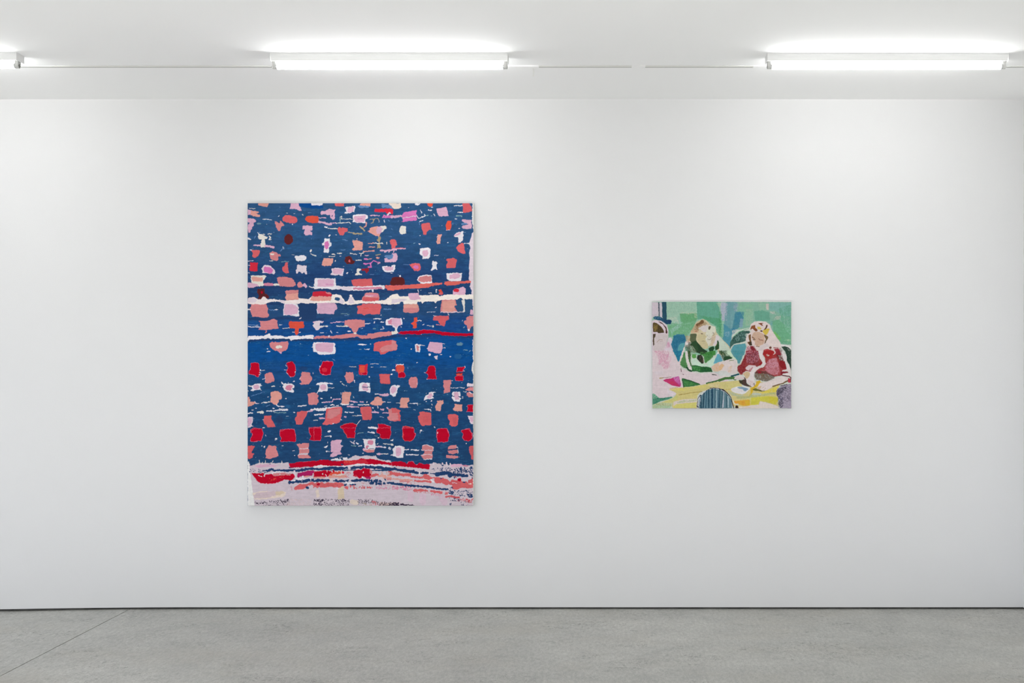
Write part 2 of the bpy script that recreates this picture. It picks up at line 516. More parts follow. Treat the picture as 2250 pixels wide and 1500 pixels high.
s 515,1290 560,1255 680,1265 790,1255 860,1250 870,1300 840,1390 760,1435 700,1440 600,1405 540,1350
c@ 690,1347,62,26
p 680,1440 750,1440 735,1475 710,1475
w@ 505,1428,34,12
w@ 480,1378,12,8
w 1320,1265 1500,1260 1500,1490 1410,1485 1400,1450 1320,1430 1310,1340
p 1380,1285 1500,1270 1500,1440 1370,1430 1365,1350
w/7 1290,1360 1320,1360
T 690 600 8.333
n~40 0,300 240,305 500,335 700,340 1100,330 1500,335
n~30 400,560 560,590 800,590 1200,580 1500,590
w 20,90 390,95 400,230 600,245 900,240 1200,220 1290,225 1290,290 1180,290 1070,300 850,320 700,315 630,320 560,310 480,290 400,300 320,300 240,280 0,285 0,190
p 70,115 340,105 365,140 360,240 200,250 55,245
o/8 210,200 340,205
p/8 90,150 300,140
l 420,250 690,250 690,310 450,290
q 680,130 750,110 900,105 1050,100 1065,235 900,240 720,235 690,190
q/8 1050,100 1065,235
k 700,260 900,265 1180,245 1240,250 1250,290 1100,290 850,305 720,300
F 1300,220 1420,225 1500,220 1500,290 1440,320 1350,310 1300,270
m 1420,100 1500,90 1500,220 1400,225 1390,180
e2d8d2 330,390 460,390 500,420 570,520 600,515 640,460 655,390 685,390 720,470 750,500 880,490 1180,500 1300,490 1360,440 1400,410 1500,380 1500,550 1400,575 1250,560 1100,550 880,550 760,565 720,575 640,575 580,560 540,570 450,545 400,540 0,550 0,510 300,500
l 480,430 560,530 520,560 440,530 430,510 480,480
l 650,430 690,430 740,550 640,560 620,500
b 380,440 470,445 470,490 440,505 390,495 375,465
r 0,350 100,340 200,330 290,360 325,390 310,425 100,420 0,425
s 200,340 290,350 320,385 250,385
a 0,425 310,425 320,480 290,500 100,510 0,505
s 925,370 1000,355 1180,365 1190,430 1180,500 1020,520 880,510 880,440 920,410
k 930,390 1160,385 1150,430 940,420
R 900,440 1170,450 1180,500 1000,515 890,500
w/8 930,420 1080,415
w 1060,300 1090,300 1085,350 1065,350
p 60,545 380,545 420,590 425,650 380,680 360,750 220,740 80,740 50,660 60,600
q 790,595 870,590 875,560 1210,560 1230,620 1200,750 1040,755 1000,740 910,775 880,745 790,740 800,660
f/16 900,640 990,640
v/20 1280,655 1410,660
w@ 1225,770,10,8
t/10 500,745 640,750
v/8 560,770 640,775
w/15 1095,835 1220,835
w/14 1210,898 1270,893
w/18 1100,910 1110,895
p/14 300,910 420,893 540,895
s 555,870 620,850 800,850 920,860 930,975 820,995 790,1050 770,1090 730,1090 700,1060 670,1010 630,975 560,960
w/13 930,930 1020,915
c/17 410,968 620,970
c/16 100,975 245,970
l 20,880 120,870 170,890 110,905 100,980 80,1035 30,1040 0,1000 0,900
w@ 640,1062,30,13
w/14 300,1050 325,1090
w/8 110,1090 165,1090
w/8 410,1085 440,1085
w/12 1215,1025 1275,1010
w/9 1250,975 1265,1000
t@ 1100,1012,30,12
w 1320,845 1390,830 1420,810 1500,830 1500,960 1300,950
k 1340,880 1400,840 1500,850 1500,980 1370,930
c 1440,960 1500,980 1500,1080 1480,1050 1470,1000
n~40 0,1225 400,1215 700,1200 900,1215 1200,1190 1500,1150
s 0,1170 130,1140 280,1155 450,1130 730,1100 780,1110 850,1140 960,1140 990,1100 1100,1105 1150,1080 1390,1065 1480,1080 1400,1140 1200,1165 1100,1190 900,1195 860,1200 800,1160 700,1175 600,1185 400,1195 220,1190 0,1200
w@ 275,1150,12,16
c@ 750,1100,25,14
w 0,1265 180,1265 380,1275 400,1300 370,1330 395,1380 390,1470 210,1490 80,1485 60,1445 0,1440
p 30,1290 180,1270 350,1285 350,1420 310,1450 60,1430 20,1380
w 790,1300 850,1285 970,1300 930,1315 860,1315
w 910,1390 1020,1385 990,1405
w@ 1035,1300,8,8
t/8 820,1390 860,1392
q 1090,1275 1200,1250 1400,1225 1500,1240 1500,1410 1350,1430 1290,1480 1220,1490 1200,1440 1090,1415
s 1200,1380 1300,1320 1500,1300 1500,1400 1320,1430 1230,1450
T 860 600 7.895
w 440,110 480,45 640,25 695,40 700,170 500,185 480,130
s 490,60 600,45 690,55 690,140 560,155 480,140 455,115
w 950,10 1220,20 1200,125 1000,130 955,70
p 1000,30 1080,10 1170,5 1195,40 1170,80 1080,100 1000,90
m 0,100 60,75 190,70 225,120 230,190 180,205 0,200
w@ 145,50,18,14
l 1340,0 1440,0 1440,1500 1415,1500 1415,1150 1415,980 1410,600 1400,470 1380,380 1390,300 1350,240 1370,180 1340,110
F 0,220 130,205 300,205 480,185 700,170 880,165 870,200 740,215 640,245 520,260 300,265 130,280 0,300
F 900,175 960,140 1100,145 1380,130 1370,170 1200,180 1100,205 950,215
R/14 0,215 200,225 220,235
w/12 455,290 465,330
l 70,360 110,355 130,400 280,400 300,440 130,440
e3dad2 0,375 60,360 110,360 135,405 290,400 480,385 600,380 750,370 800,375 830,400 950,370 1050,370 1430,370 1420,450 1260,450 1250,490 1240,460 1200,425 1130,460 880,460 780,490 760,525 740,490 580,490 530,525 500,490 450,490 440,530 210,540 200,500 160,490 130,530 0,540
l 0,450 130,440 280,450 200,490 120,500 0,530
p 290,350 470,340 475,400 510,430 500,455 330,465 300,430
p 1060,300 1110,265 1180,260 1240,230 1280,270 1280,350 1270,375 1060,375
r@ 1120,298,50,32
f 815,290 860,270 870,310 890,330 880,370 820,380 830,330
R@ 850,350,28,24
w/14 770,300 785,285
w/12 770,315 775,325
n/8 650,345 660,345
w/10 640,345 690,342
a 205,545 440,530 470,580 480,630 440,685 330,690 260,685 205,680
s 215,600 460,600 475,640 440,685 210,680
b 1120,470 1180,425 1220,450 1230,500 1215,560 1230,620 1220,665 1140,660 1130,600 1080,570 1120,540
s 870,460 1110,460 1110,500 1130,550 1070,580 1110,610 1130,640 1130,680 920,690 850,670 850,590 860,520
a 880,480 1090,470 1110,540 1080,590 1100,660 880,660
l/12 850,675 1240,672
c 1215,470 1260,450 1275,510 1265,590 1270,670 1235,670 1240,600 1225,530
b 1270,445 1395,460 1400,500 1410,600 1370,680 1290,700 1270,600 1280,520
p 1370,630 1410,640 1410,715 1355,715
w/7 610,675 760,670
w/8 750,595 780,590
p 0,780 110,785 170,785 185,880 120,910 90,950 60,950 20,900 0,895
w/18 165,790 178,885
w/22 20,905 80,960 85,1000
w/14 120,900 90,950
f 380,770 440,765 450,830 420,860 440,880 430,950 370,955 370,900 340,880 350,850 390,840
w/12 450,820 510,822
w/14 540,892 565,888
c/8 610,905 690,910
t@ 715,922,24,24
c@ 715,920,12,16
R 730,740 985,740 990,800 940,830 915,920 860,910 820,850 790,820 715,815
s/12 770,890 850,900
w/8 720,735 770,742
w/10 975,700 990,730
s 1290,770 1350,740 1415,735 1415,910 1370,950 1350,1000 1320,990 1300,900 1255,870 1260,820 1300,815
w@ 1340,985,16,20
w@ 1225,820,8,8
w@ 215,783,8,10
w@ 165,928,8,8
b 1370,925 1415,930 1415,1005 1370,1000
t/14 1250,940 1260,930
c 0,1010 90,1000 120,1030 90,1055 0,1065
n~34 120,1080 480,1085 800,1060 1200,1110 1410,1100
x 110,1045 170,1010 300,1000 480,1000 540,980 700,985 850,1015 1000,1025 1200,1045 1415,1040 1415,1085 1200,1090 1100,1085 900,1080 750,1040 530,1045 480,1065 300,1050 200,1065
w@ 250,1125,14,7
s 0,1160 60,1165 100,1250 90,1330 0,1340
w 400,1240 430,1225 520,1245 490,1270 500,1330 485,1365 420,1360
s 425,1245 475,1260 475,1345 435,1345
p 660,1190 880,1210 880,1300 860,1385 780,1390 640,1350 620,1300 640,1240
w/8 880,1220 915,1222
w/8 880,1295 935,1297
w/8 610,1300 640,1300
w@ 660,1412,16,22
w@ 1020,1440,12,8
l 735,1440 800,1425 790,1500 760,1490
t@ 1180,1230,60,30
t/10 1250,1330 1310,1332
c/7 490,1245 580,1255
w/7 1405,1150 1412,1500
c@ 340,1315,10,10
T 530 770 8.333
x 175,230 250,220 320,240 335,330 340,400 330,450 310,480 230,445 150,430 145,380 170,350 180,300
w@ 352,360,12,14
w/10 340,400 360,415
w/10 325,440 345,440
c/8 370,365 430,362
x 820,230 940,195 950,230 985,260 1000,330 990,420 965,475 900,475 840,410 825,380 855,330 850,270
w/8 820,265 830,285
w/10 830,400 855,425
w/10 990,385 995,405
w@ 905,480,10,6
w/8 790,350 825,352
y@ 1130,330,90,40
y/14 780,205 900,190 1000,210
s 435,430 520,400 570,400 605,500 605,560 540,580 500,600 430,580 440,540 430,490
w/10 395,525 430,515 440,480
w/8 435,550 445,560
s 1110,385 1260,400 1270,460 1300,500 1280,560 1230,620 1100,620 1065,595 1110,570 1070,525 1090,470
w/10 1065,520 1085,495
w/8 1070,595 1090,600
w/8 1315,395 1318,420
w@ 967,565,16,8
x 1500,200 1480,240 1440,290 1435,350 1460,420 1500,440
w/9 1435,280 1445,290
c 120,640 190,630 200,665 140,660
w 195,640 250,610 360,600 360,630 400,640 345,650 345,690 380,735 340,710 180,740 165,730 200,690
p 225,640 280,620 335,640 330,680 280,710 215,690
b@ 165,690,38,24
c/10 120,730 130,740
w 775,600 930,605 975,640 970,685 930,690 965,730 960,765 850,750 790,720 760,655
k 830,640 900,625 950,640 940,680 920,690 915,720 850,725 800,690
w/18 735,580 780,620
c/12 560,655 610,650
w/7 700,650 715,655
a 540,760 600,740 680,745 745,800 740,880 690,895 690,940 650,990 590,980 530,940 545,880
s 1215,795 1290,765 1350,765 1415,820 1410,850 1370,870 1420,930 1380,990 1240,985 1225,950 1235,880
w 1365,630 1390,585 1440,580 1500,590 1500,750 1395,750 1430,690 1430,620
p@ 1490,660,50,48
w/12 1400,755 1385,780
a 120,840 150,835 170,930 260,930 270,960 200,1000 120,1030
l/14 250,930 270,965 320,965
w@ 437,943,28,14
c/10 370,960 520,938
v/10 460,1020 520,990
w@ 755,1020,38,15
w/14 640,990 680,1015 740,1020
w/20 1045,1015 1190,1000
w@ 275,1055,16,10
w@ 590,1055,20,9
w@ 210,1090,20,8
w/20 120,1145 210,1140
c 285,1115 400,1100 420,1130 400,1150 300,1140
w/22 470,1100 555,1105
w/20 585,1105 650,1085 720,1085 840,1090
w/14 700,1060 850,1075
t/10 610,1140 820,1130
v/10 180,830 380,770
v/10 400,755 430,757
w@ 492,845,14,6
w@ 822,875,8,8
w@ 970,1133,16,12
q 1015,1125 1100,1105 1215,1100 1210,1160 1150,1250 1110,1355 1000,1350 1000,1290 975,1250 1020,1200
c2575c 1100,1120 1200,1110 1160,1200 1130,1290 1070,1280 1060,1200
p/26 1220,1115 1300,1100
w/26 1280,1080 1500,1060
n/12 1350,1080 1380,1120 1420,1085
w/26 1350,1180 1400,1170 1500,1160
p/26 1440,1240 1500,1235
c/10 1320,1275 1400,1270
l 120,1215 215,1215 210,1300 195,1370 235,1370 120,1415
p 120,1230 190,1230 195,1290 160,1370 120,1390
q 420,1195 480,1185 560,1190 540,1240 580,1290 620,1370 630,1395 480,1405 470,1370 420,1340 410,1270
w/8 390,1262 415,1270
w@ 415,1410,24,8
x 175,1500 180,1440 230,1415 350,1420 390,1480 395,1500
x 705,1500 720,1445 850,1435 970,1430 985,1500
x 1240,1500 1240,1405 1460,1390 1465,1500
y@ 700,1270,70,90
E@ 850,1010,60,24
w@ 1470,880,14,8
w@ 1485,945,16,8
T 690 770 8.333
x 155,205 220,195 340,200 345,270 300,320 300,435 200,440 120,420 105,330 130,270
r@ 190,350,50,40
w@ 100,285,8,10
w/6 120,190 130,180
v/9 330,150 390,180
r 820,260 980,245 970,340 975,430 930,455 815,435
f 830,280 930,270 920,400 840,400
x 860,420 970,390 960,445 880,440
s 585,395 700,395 725,440 725,540 670,590 610,590 580,520 545,465 575,440
w/8 548,465 560,475
w/9 735,530 745,580
c/12 480,570 500,570
c/10 515,605 555,635
w/8 590,640 600,655
E/8 360,520 430,515
E/9 650,655 710,655
c2575c 1190,425 1390,425 1380,490 1395,610 1210,600 1200,480
q 1220,440 1370,440 1375,590 1230,590
w@ 1420,427,18,14
w@ 1450,355,28,12
w@ 1010,478,10,10
c/9 1210,293 1310,295
c/8 1030,240 1180,240
c/8 1040,300 1080,300
c/8 650,290 770,298
x 1490,250 1500,250 1500,400 1490,350
w 30,620 60,590 150,580 245,580 240,640 250,690 240,745 170,735 60,750 90,700 100,630
p@ 168,670,60,55
w/14 250,600 335,600
w/10 240,680 290,680
w/7 300,680 370,680
w 830,600 900,580 970,590 1025,595 1020,670 1035,690 1025,770 930,740 820,745
p 880,620 940,600 985,640 980,690 1000,710 960,740 890,720 870,670
n/14 890,670 1020,665
w 1380,720 1410,650 1470,625 1500,630 1500,790 1480,840 1440,835 1390,790
p 1400,700 1440,660 1500,650 1500,760 1440,790 1400,760
w/16 1120,792 1180,800
p 1180,795 1350,780 1380,800 1340,830 1250,835 1190,815
a 510,760 660,755 685,790 660,830 655,920 630,970 520,1000 490,970 510,900
w/20 490,970 530,990 640,975
s 0,770 50,780 85,830 50,860 90,930 50,970 0,985
w/8 485,770 490,800
p/14 160,945 330,935 350,890 480,885
w/16 300,1000 345,985 370,1000
w/10 400,1000 450,1000
p/22 660,925 790,940
p/22 840,938 900,940
w@ 963,943,12,14
w/14 670,985 720,985
w/18 810,985 890,990
c/18 910,985 1000,990
p/28 610,1020 740,1025
p/18 760,1030 820,1030
a 1110,850 1170,840 1235,870 1240,920 1300,935 1250,960 1240,1000 1110,1000 1030,980 1030,950 1090,910
w/12 1270,930 1300,940
w/10 1340,945 1400,943
w/16 1160,1020 1170,1045
w/9 195,1015 230,1010
w@ 312,857,9,10
w@ 135,877,16,8
c/8 720,840 725,860
w 0,1050 130,1055 130,1090 80,1110 0,1075
n/10 30,1085 40,1110
w 100,1100 140,1060 220,1040 440,1020 500,1025 300,1080 150,1105
w/14 10,1180 160,1165
p/28 100,1235 180,1235
q 220,1060 350,1040 500,1025 515,1070 500,1190 480,1290 440,1320 340,1340 210,1360 155,1345 200,1270 210,1180
s 260,1080 480,1050 480,1150 300,1250 230,1230
w@ 350,1335,12,8
q 840,1040 900,1020 1050,1030 1050,1130 1045,1260 960,1270 880,1260 870,1160 845,1100
c2575c 900,1040 1000,1040 1040,1150 1030,1250 920,1250 890,1150
s 1360,1065 1440,1050 1500,1050 1500,1300 1360,1270 1330,1220 1370,1190
c2575c 1420,1080 1500,1080 1500,1230 1420,1200
w/20 570,1125 610,1135
w/14 650,1130 720,1128
p/30 560,1205 580,1215
w/20 800,1185 865,1185
c/8 700,1195 800,1190
w/14 1065,1045 1085,1050
p/26 1070,1125 1170,1130
p/30 1225,1075 1265,1078
p/28 1330,1045 1350,1060
p/18 1260,1140 1360,1140
w/8 1110,1090 1115,1110
w/6 1200,1210 1270,1215
c/10 490,1255 510,1265
x 480,1385 560,1345 680,1325 780,1350 770,1380 740,1430 745,1500 560,1500 540,1450 495,1415
f/6 480,1385 560,1345 680,1325 780,1350
c/9 780,1350 850,1270
x 1165,1345 1260,1345 1400,1390 1385,1430 1400,1500 1140,1500 1160,1440 1185,1420
w 980,1395 1050,1390 1130,1400 1170,1415 1150,1440 1050,1425 990,1420
w/26 255,1480 290,1465
x 0,1410 130,1400 135,1500 0,1500
E@ 870,960,40,14
T 860 770 7.895
f 85,245 205,245 225,340 200,400 110,395 80,330
w/12 75,265 85,240 205,240
x 115,400 160,370 225,385 240,430 220,465 115,465
w@ 35,335,28,12
w@ 5,405,14,12
v/10 280,290 280,310
x 640,270 740,265 755,310 755,400 780,490 615,490 640,430 630,400 580,385 625,355
w/8 568,378 585,385
w/8 610,485 620,495
x 1140,290 1275,275 1240,330 1230,360 1120,370 1140,330
h 1110,380 1240,375 1240,400 1110,420
f 1120,400 1230,400 1220,430 1110,430
x 1090,460 1140,435 1240,440 1240,520 1110,520
w/10 1265,265 1272,295
w/8 1250,345 1258,350
y/10 1100,385 1240,375
s 295,510 340,460 420,450 450,490 455,550 440,640 340,645 310,590 290,545
w/10 325,630 345,640
w/8 440,560 445,590
w 20,600 150,605 110,650 90,690 105,720 65,760 60,790 20,790 0,750 0,600
p 0,620 50,620 90,650 60,720 30,750 0,740
s 895,510 1040,510 1030,580 1010,640 1020,720 900,740 910,650 890,620 900,570
w/8 1045,515 1060,518
w/8 1020,650 1160,640
w/8 1180,635 1260,645
c/8 1250,715 1290,715
l 1300,590 1325,550 1345,570 1415,570 1415,620 1310,620
s 1275,680 1330,640 1415,630 1415,700 1280,690
s 1300,730 1350,715 1380,740 1415,750 1415,800 1320,800 1300,770
w/10 1340,715 1390,745
y/8 1290,705 1415,710
w 1040,735 1070,710 1180,705 1200,790 1170,800 1200,830 1170,880 1080,870 1040,820 1050,780
p 1085,720 1150,715 1165,770 1165,850 1100,850 1080,800
n/12 1040,785 1085,795
n/10 1160,795 1200,800
w/9 1215,797 1235,800
w/9 1225,820 1240,825
w 645,715 770,715 720,740 730,770 700,790 740,825 550,855 600,770 640,760
p 650,750 690,730 710,780 680,820 620,830 610,790 650,780
a 165,820 300,815 305,880 265,910 275,960 290,990 140,985 150,920 145,880
c/7 80,905 150,912
w/10 310,912 450,915 450,940
t/8 280,980 330,980
t/8 470,920 500,925
a 780,865 895,860 900,925 870,930 850,990 850,1045 770,1040 750,970 780,930 795,900
a 1095,925 1230,930 1210,980 1225,1000 1215,1055 1080,1045 1065,1000 1090,980
x 1320,940 1415,935 1415,1060 1300,1060 1325,1010
w/6 1300,970 1315,972
w/12 575,1015 670,1020 680,1045
w@ 690,872,14,6
w@ 605,885,14,6
c/8 700,920 705,950
w@ 690,985,6,6
q 0,995 70,1000 165,1050 130,1070 155,1130 150,1220 0,1220
s 0,1080 100,1080 120,1200 0,1210
q 475,1070 510,1055 680,1070 690,1190 680,1290 620,1295 590,1290 560,1310 510,1295 470,1220 455,1150 490,1110
c2575c 560,1110 670,1100 680,1250 600,1270 540,1230
q 975,1110 1100,1095 1155,1130 1155,1220 1145,1290 1100,1315 1040,1315 1000,1270 1010,1220 975,1170
c2575c 1050,1150 1140,1150 1130,1290 1060,1290
l 1315,1130 1415,1130 1415,1275 1370,1270 1340,1200
p 1350,1150 1415,1150 1415,1240 1370,1230
x 185,1330 260,1310 380,1340 380,1400 410,1440 400,1500 190,1500 200,1420
x 780,1370 840,1345 960,1350 985,1420 990,1500 780,1500
x 1200,1390 1270,1360 1350,1350 1370,1400 1400,1440 1390,1500 1225,1500 1250,1430
f/7 195,1315 375,1330
w/14 735,1315 750,1330
w@ 512,1382,16,16
c/9 500,1400 490,1425
W/22 1420,200 1400,270 1400,330 1420,420
W/8 1418,100 1415,1500
E@ 1150,100,70,50
c/8 840,65 870,62
c/7 430,210 450,200
c/8 600,740 602,735
T 530 940 8.333
x 175,60 240,15 380,15 400,120 360,230 260,245 170,240 175,180 210,130 200,80
x 705,60 820,20 970,20 985,90 1000,150 995,245 715,245 735,180 710,130
x 1245,0 1465,0 1455,60 1450,215 1350,225 1245,210 1285,150 1240,60
w@ 640,190,24,16
w/8 620,220 650,215
w/8 450,125 455,140
w/10 410,340 440,325
w@ 425,345,12,14
w/8 370,325 385,325
w@ 760,317,14,6
w/9 935,420 980,415
w/9 975,500 985,500
c2575c 120,320 250,325 230,370 190,430 200,460 250,465 210,500 210,540 150,570 120,560
s 510,310 560,330 610,315 655,345 640,390 670,440 685,500 640,530 500,560 440,545 470,520 440,470 445,420 480,350
s 1010,290 1060,280 1090,295 1120,275 1240,275 1245,320 1225,360 1245,420 1220,470 1230,500 1275,520 1270,550 1050,550 1035,510 1060,470 1070,420 1050,360
l/14 1070,380 1220,370
c5b8c0 1060,460 1220,455 1225,490 1050,490
w/10 1040,500 1060,465
s 1100,395 1220,385 1200,450 1090,450
c5b8c0 120,610 150,620 160,690 240,670 300,640 440,630 600,640 740,640 860,625 880,690 870,740 1000,720 1100,720 1500,690 1500,1440 120,1440
W 120,610 145,620 185,960 210,1150 235,1310 240,1420 120,1420
W/24 140,640 150,1420
c/11 335,590 335,660
c/10 445,585 445,650
c/9 580,595 560,650
c/11 745,600 745,650
c/10 390,620 385,660
p 260,690 360,660 520,655 640,680 700,670 620,710 480,710 330,720 250,710
n/12 520,650 540,652
x 875,650 960,640 1080,615 1180,620 1300,600 1410,600 1440,570 1500,590 1500,690 1400,680 1300,710 1180,700 1050,715 900,720 880,690
n~50 430,790 500,780 560,750 620,780 700,775 800,780 900,770 960,770 1010,780 1100,770 1200,750 1300,740 1500,745
n#60,26,18 160,775 440,780
w/20 550,830 640,800 780,800
w/12 390,800 470,790
l/40 975,790 985,880
x 190,825 300,830 410,820 420,860 560,835 600,880 700,870 840,830 960,835 985,900 900,960 800,940 700,980 600,1010 400,1015 320,990 260,920
h/14 420,830 410,870
w/12 320,860 380,890
l/20 430,840 430,880
s/50 610,850 720,840 790,840
s/30 830,845 890,850
l/8 710,830 715,860
f#50,18,14 480,960 780,890
X 1030,830 1150,795 1280,770 1340,780 1330,850 1230,890 1120,870 1050,910 1020,890
x 1340,780 1500,790 1500,900 1370,890 1330,860
a/20 1150,890 1250,880
w/14 1350,770 1340,830 1310,840
w/26 1130,880 1130,920
w/30 1010,920 1100,930 1220,930 1500,910
a#20,8,14 1350,890 1500,895
n~62 890,990 1000,975 1100,975 1200,960 1350,945 1500,960
w/22 930,960 985,955
l/12 1110,950 1105,975
l/14 1270,920 1275,960
q~50 990,1110 1060,1080 1130,1060 1200,1040 1280,1010 1400,1030 1500,1040
q 960,1100 1060,1020 1200,1020 1230,1090 1150,1110 1000,1135
x#40,6,20 1330,1040 1440,1010
q~50 1340,1080 1500,1060
k#60,14,12 900,1050 940,1120
n@ 1208,1090,34,26
e 210,1180 400,1150 600,1160 830,1160 790,1250 600,1280 400,1300 240,1310 220,1240
d 220,1230 300,1180 600,1150 700,1200 500,1270 240,1290
i 620,1160 760,1150 800,1180 700,1230 640,1220
j/60 1380,1180 1380,1260
z#50,57,16 260,1375 720,1335
z#50,34,16 740,1350 880,1320
z#70,68,12 380,1400 900,1390
H#70,85,9 880,1330 1290,1330
H#70,102,9 840,1400 1290,1390
z#50,27,20 1340,1330 1500,1330
z#40,20,18 1340,1400 1500,1400
T 690 940 8.333
x 0,0 130,0 135,60 120,220 60,225 0,230
x 480,0 760,0 740,50 750,100 740,180 610,175 580,110 545,70 540,30
x 1140,60 1165,0 1390,0 1405,60 1380,190 1240,190 1210,160 1210,110 1150,90
f/6 545,60 590,110 610,175 740,182
w 250,70 300,40 300,70 260,80
w/10 190,155 290,140
w@ 305,150,16,20
w/8 245,250 250,270
w 175,345 260,310 250,340 200,365
w@ 228,420,24,14
w@ 275,432,10,9
p 310,240 400,210 490,210 495,250 475,280 500,320 530,330 500,350 480,420 510,475 440,490 340,530 290,520 310,470 350,440 300,430 310,360 300,300
l/12 495,215 495,245
l/12 500,320 525,330
n/12 290,440 350,437
w 370,545 430,545 440,580 380,590
w 520,540 600,535 620,570 540,580
w/24 320,580 480,575
w/10 465,540 470,570
l/20 680,250 730,290
w/7 655,235 690,260
w/7 750,230 720,260
w/22 770,270 800,290
t/10 680,320 760,328
w/10 810,330 870,322
w 885,200 980,200 1120,200 1125,240 1110,270 1135,330 1110,380 1100,430 920,420 930,370 920,290 905,220
k 975,240 1030,215 1085,240 1080,300 1020,305 980,280
k 945,330 980,310 1005,330 970,370 945,380
w@ 1050,340,50,18
n/9 1010,372 1095,374
n@ 980,285,14,6
n@ 942,378,8,6
n@ 975,370,8,6
s 925,400 1000,385 1110,395 1090,440 960,445 920,420
p@ 910,390,18,24
w/14 980,75 1100,80
w@ 1085,85,26,12
t/10 790,105 810,85 900,80
t/9 1110,140 1160,150
p/26 1140,335 1220,340
w/18 1220,345 1310,355
c/12 1170,280 1150,290
c/12 1260,285 1440,295
w@ 1435,305,18,12
w@ 1380,370,24,24
v@ 1384,366,12,12
w/12 1400,230 1440,210
w@ 1425,228,22,10
c/14 1150,465 1350,475
p@ 1185,475,34,20
w/10 1400,490 1500,495
w@ 1175,175,16,8
w 1425,390 1480,330 1500,320 1500,530 1450,500 1460,430
p 1470,400 1500,380 1500,500 1470,470
w/8 620,490 655,495
w@ 897,462,8,8
c5b8c0 640,560 700,520 750,495 850,515 950,500 1050,515 1130,505 1160,550 1240,580 1500,640 1500,760 0,760 0,680 300,620
x 0,610 80,605 110,575 200,585 260,580 330,605 480,600 540,590 640,600 740,580 800,590 830,555 880,550 950,565 1050,560 1200,590 1280,610 1400,630 1500,600 1500,690 1350,670 1200,660 1080,665 1000,660 850,650 740,680 560,690 330,690 150,700 0,690
r 530,595 740,585 820,570 940,565 1000,640 880,650 740,670 560,680
f#40,12,22 540,640 780,610
c5b8c0 1300,590 1350,580 1410,600 1380,625 1310,605
n@ 515,665,26,14
w/24 0,715 130,690 250,705 500,705 640,690 820,660 1100,680 1350,700 1500,720
n~56 0,750 100,755 200,745 320,720 420,740 520,740 600,725
n~60 690,735 780,720 880,715 960,705 1080,720 1180,720 1270,740 1360,740 1500,765
l/6 920,700 920,750
l/20 640,710 650,760
c5b8c0 0,770 1500,790 1500,1440 0,1440
x 0,790 100,790 220,770 310,790 330,830 280,870 200,890 0,890
w/12 240,770 240,800
w/14 160,830 160,850
w/10 215,850 215,880
a/30 0,905 180,900
f~50 290,860 360,820 430,820 490,815
a~60 290,890 380,880 480,890 570,880
x@ 360,790,22,18
e/18 390,860 520,850
e/14 500,770 490,850
s#24,10,20 590,810 660,820
r@ 530,810,26,22
q#60,14,14 570,880 650,870
x 720,790 800,760 860,765 900,730 960,745 1020,750 1030,800 1050,880 1020,935 950,910 900,880 840,920 780,880 715,880
X 900,900 1050,880 1020,940 950,915
w/12 905,800 900,815
w/24 880,890 890,910
r@ 760,870,30,20
s@ 1040,800,26,30
q~40 1040,880 1110,870 1160,850
q~30 1070,850 1130,840
a~34 1180,880 1290,870 1300,900
a#70,26,22 1220,830 1310,920
a#40,16,26 1340,820 1500,810
q~26 1360,795 1500,800
a~40 1340,860 1500,850
s~40 1340,930 1500,935
a~30 1340,900 1500,905
e/18 300,930 330,935
n~56 0,965 90,955 180,955 260,955
n 340,965 400,930 440,955 500,940 560,960 640,930 625,1000 560,985 440,995 380,985
n~54 700,965 780,955 880,950 960,955
n~34 560,1040 590,1030
n/30 660,1030 750,1035
w/30 580,990 640,1010 720,1000
n#90,30,40 1020,990 1290,990
n~44 1340,1000 1400,1000 1500,1015
n/34 1040,960 1060,1020
n/30 1130,980 1140,1030
q~96 20,1045 100,1035 200,1050 300,1030 400,1040 500,1050
c2575c#50,20,34 20,1030 500,1040
x@ 80,1030,30,26
q#36,10,36 580,1085 650,1075
q#60,12,24 680,1075 780,1085
q#30,30,22 810,1080 1070,1085
s#30,12,12 860,1010 1010,1020
k#40,50,16 1120,1095 1500,1100
k#24,20,12 1180,1045 1500,1060
w@ 470,1105,60,16
i 440,1110 540,1050 555,1290 430,1300
e/60 60,1150 70,1240
z#50,37,20 0,1330 170,1330
z#50,34,18 0,1400 170,1400
z#70,47,14 190,1330 640,1340
z#60,85,12 190,1390 640,1390
z#50,40,16 360,1320 640,1330
e/90 700,1350 770,1360
z#90,68,13 800,1350 1010,1350
z#60,34,14 1000,1330 1180,1370
c2575c#70,22,16 1050,1360 1180,1380
g#60,14,14 880,1390 1060,1400
H 1200,1350 1300,1360 1500,1370 1500,1420 1195,1425
z#70,102,14 1200,1385 1500,1395
T 860 940 7.895
x 190,0 380,0 385,60 410,120 370,205 330,225 230,215 195,180 210,110 190,60
x 780,30 830,5 960,10 975,70 995,120 970,235 800,240 785,150 795,90
x 1200,45 1260,25 1330,15 1360,60 1395,110 1385,180 1340,220 1270,215 1225,170 1245,110
f/6 190,60 210,110 195,180 230,215 330,225 380,195
w/10 800,70 795,90
w@ 512,40,16,15
c/8 500,60 490,85
w@ 1295,270,9,9
c/14 0,215 20,200
c/14 0,290 30,290
w 50,330 110,300 180,310 190,330 210,350 230,370 210,420 200,440 205,500 190,515 100,510 20,480 40,400 10,380
p 80,340 150,330 165,370 160,450 130,490 80,480 70,420
l/22 190,335 215,350
w/14 230,370 300,368
w/16 340,375 470,385
w/14 255,460 460,462
w/14 520,370 540,385
s 535,290 600,290 710,320 715,390 695,430 715,470 700,530 600,540 540,530 515,475 560,440 580,410 530,380
w/8 535,300 600,290 712,325 718,390
l/10 540,385 700,385
l/12 515,470 620,455 710,465
w/10 700,535 560,545
s 1020,295 1120,290 1130,330 1100,355 975,370 975,330
s 960,390 1150,375 1150,430 1050,450 990,440
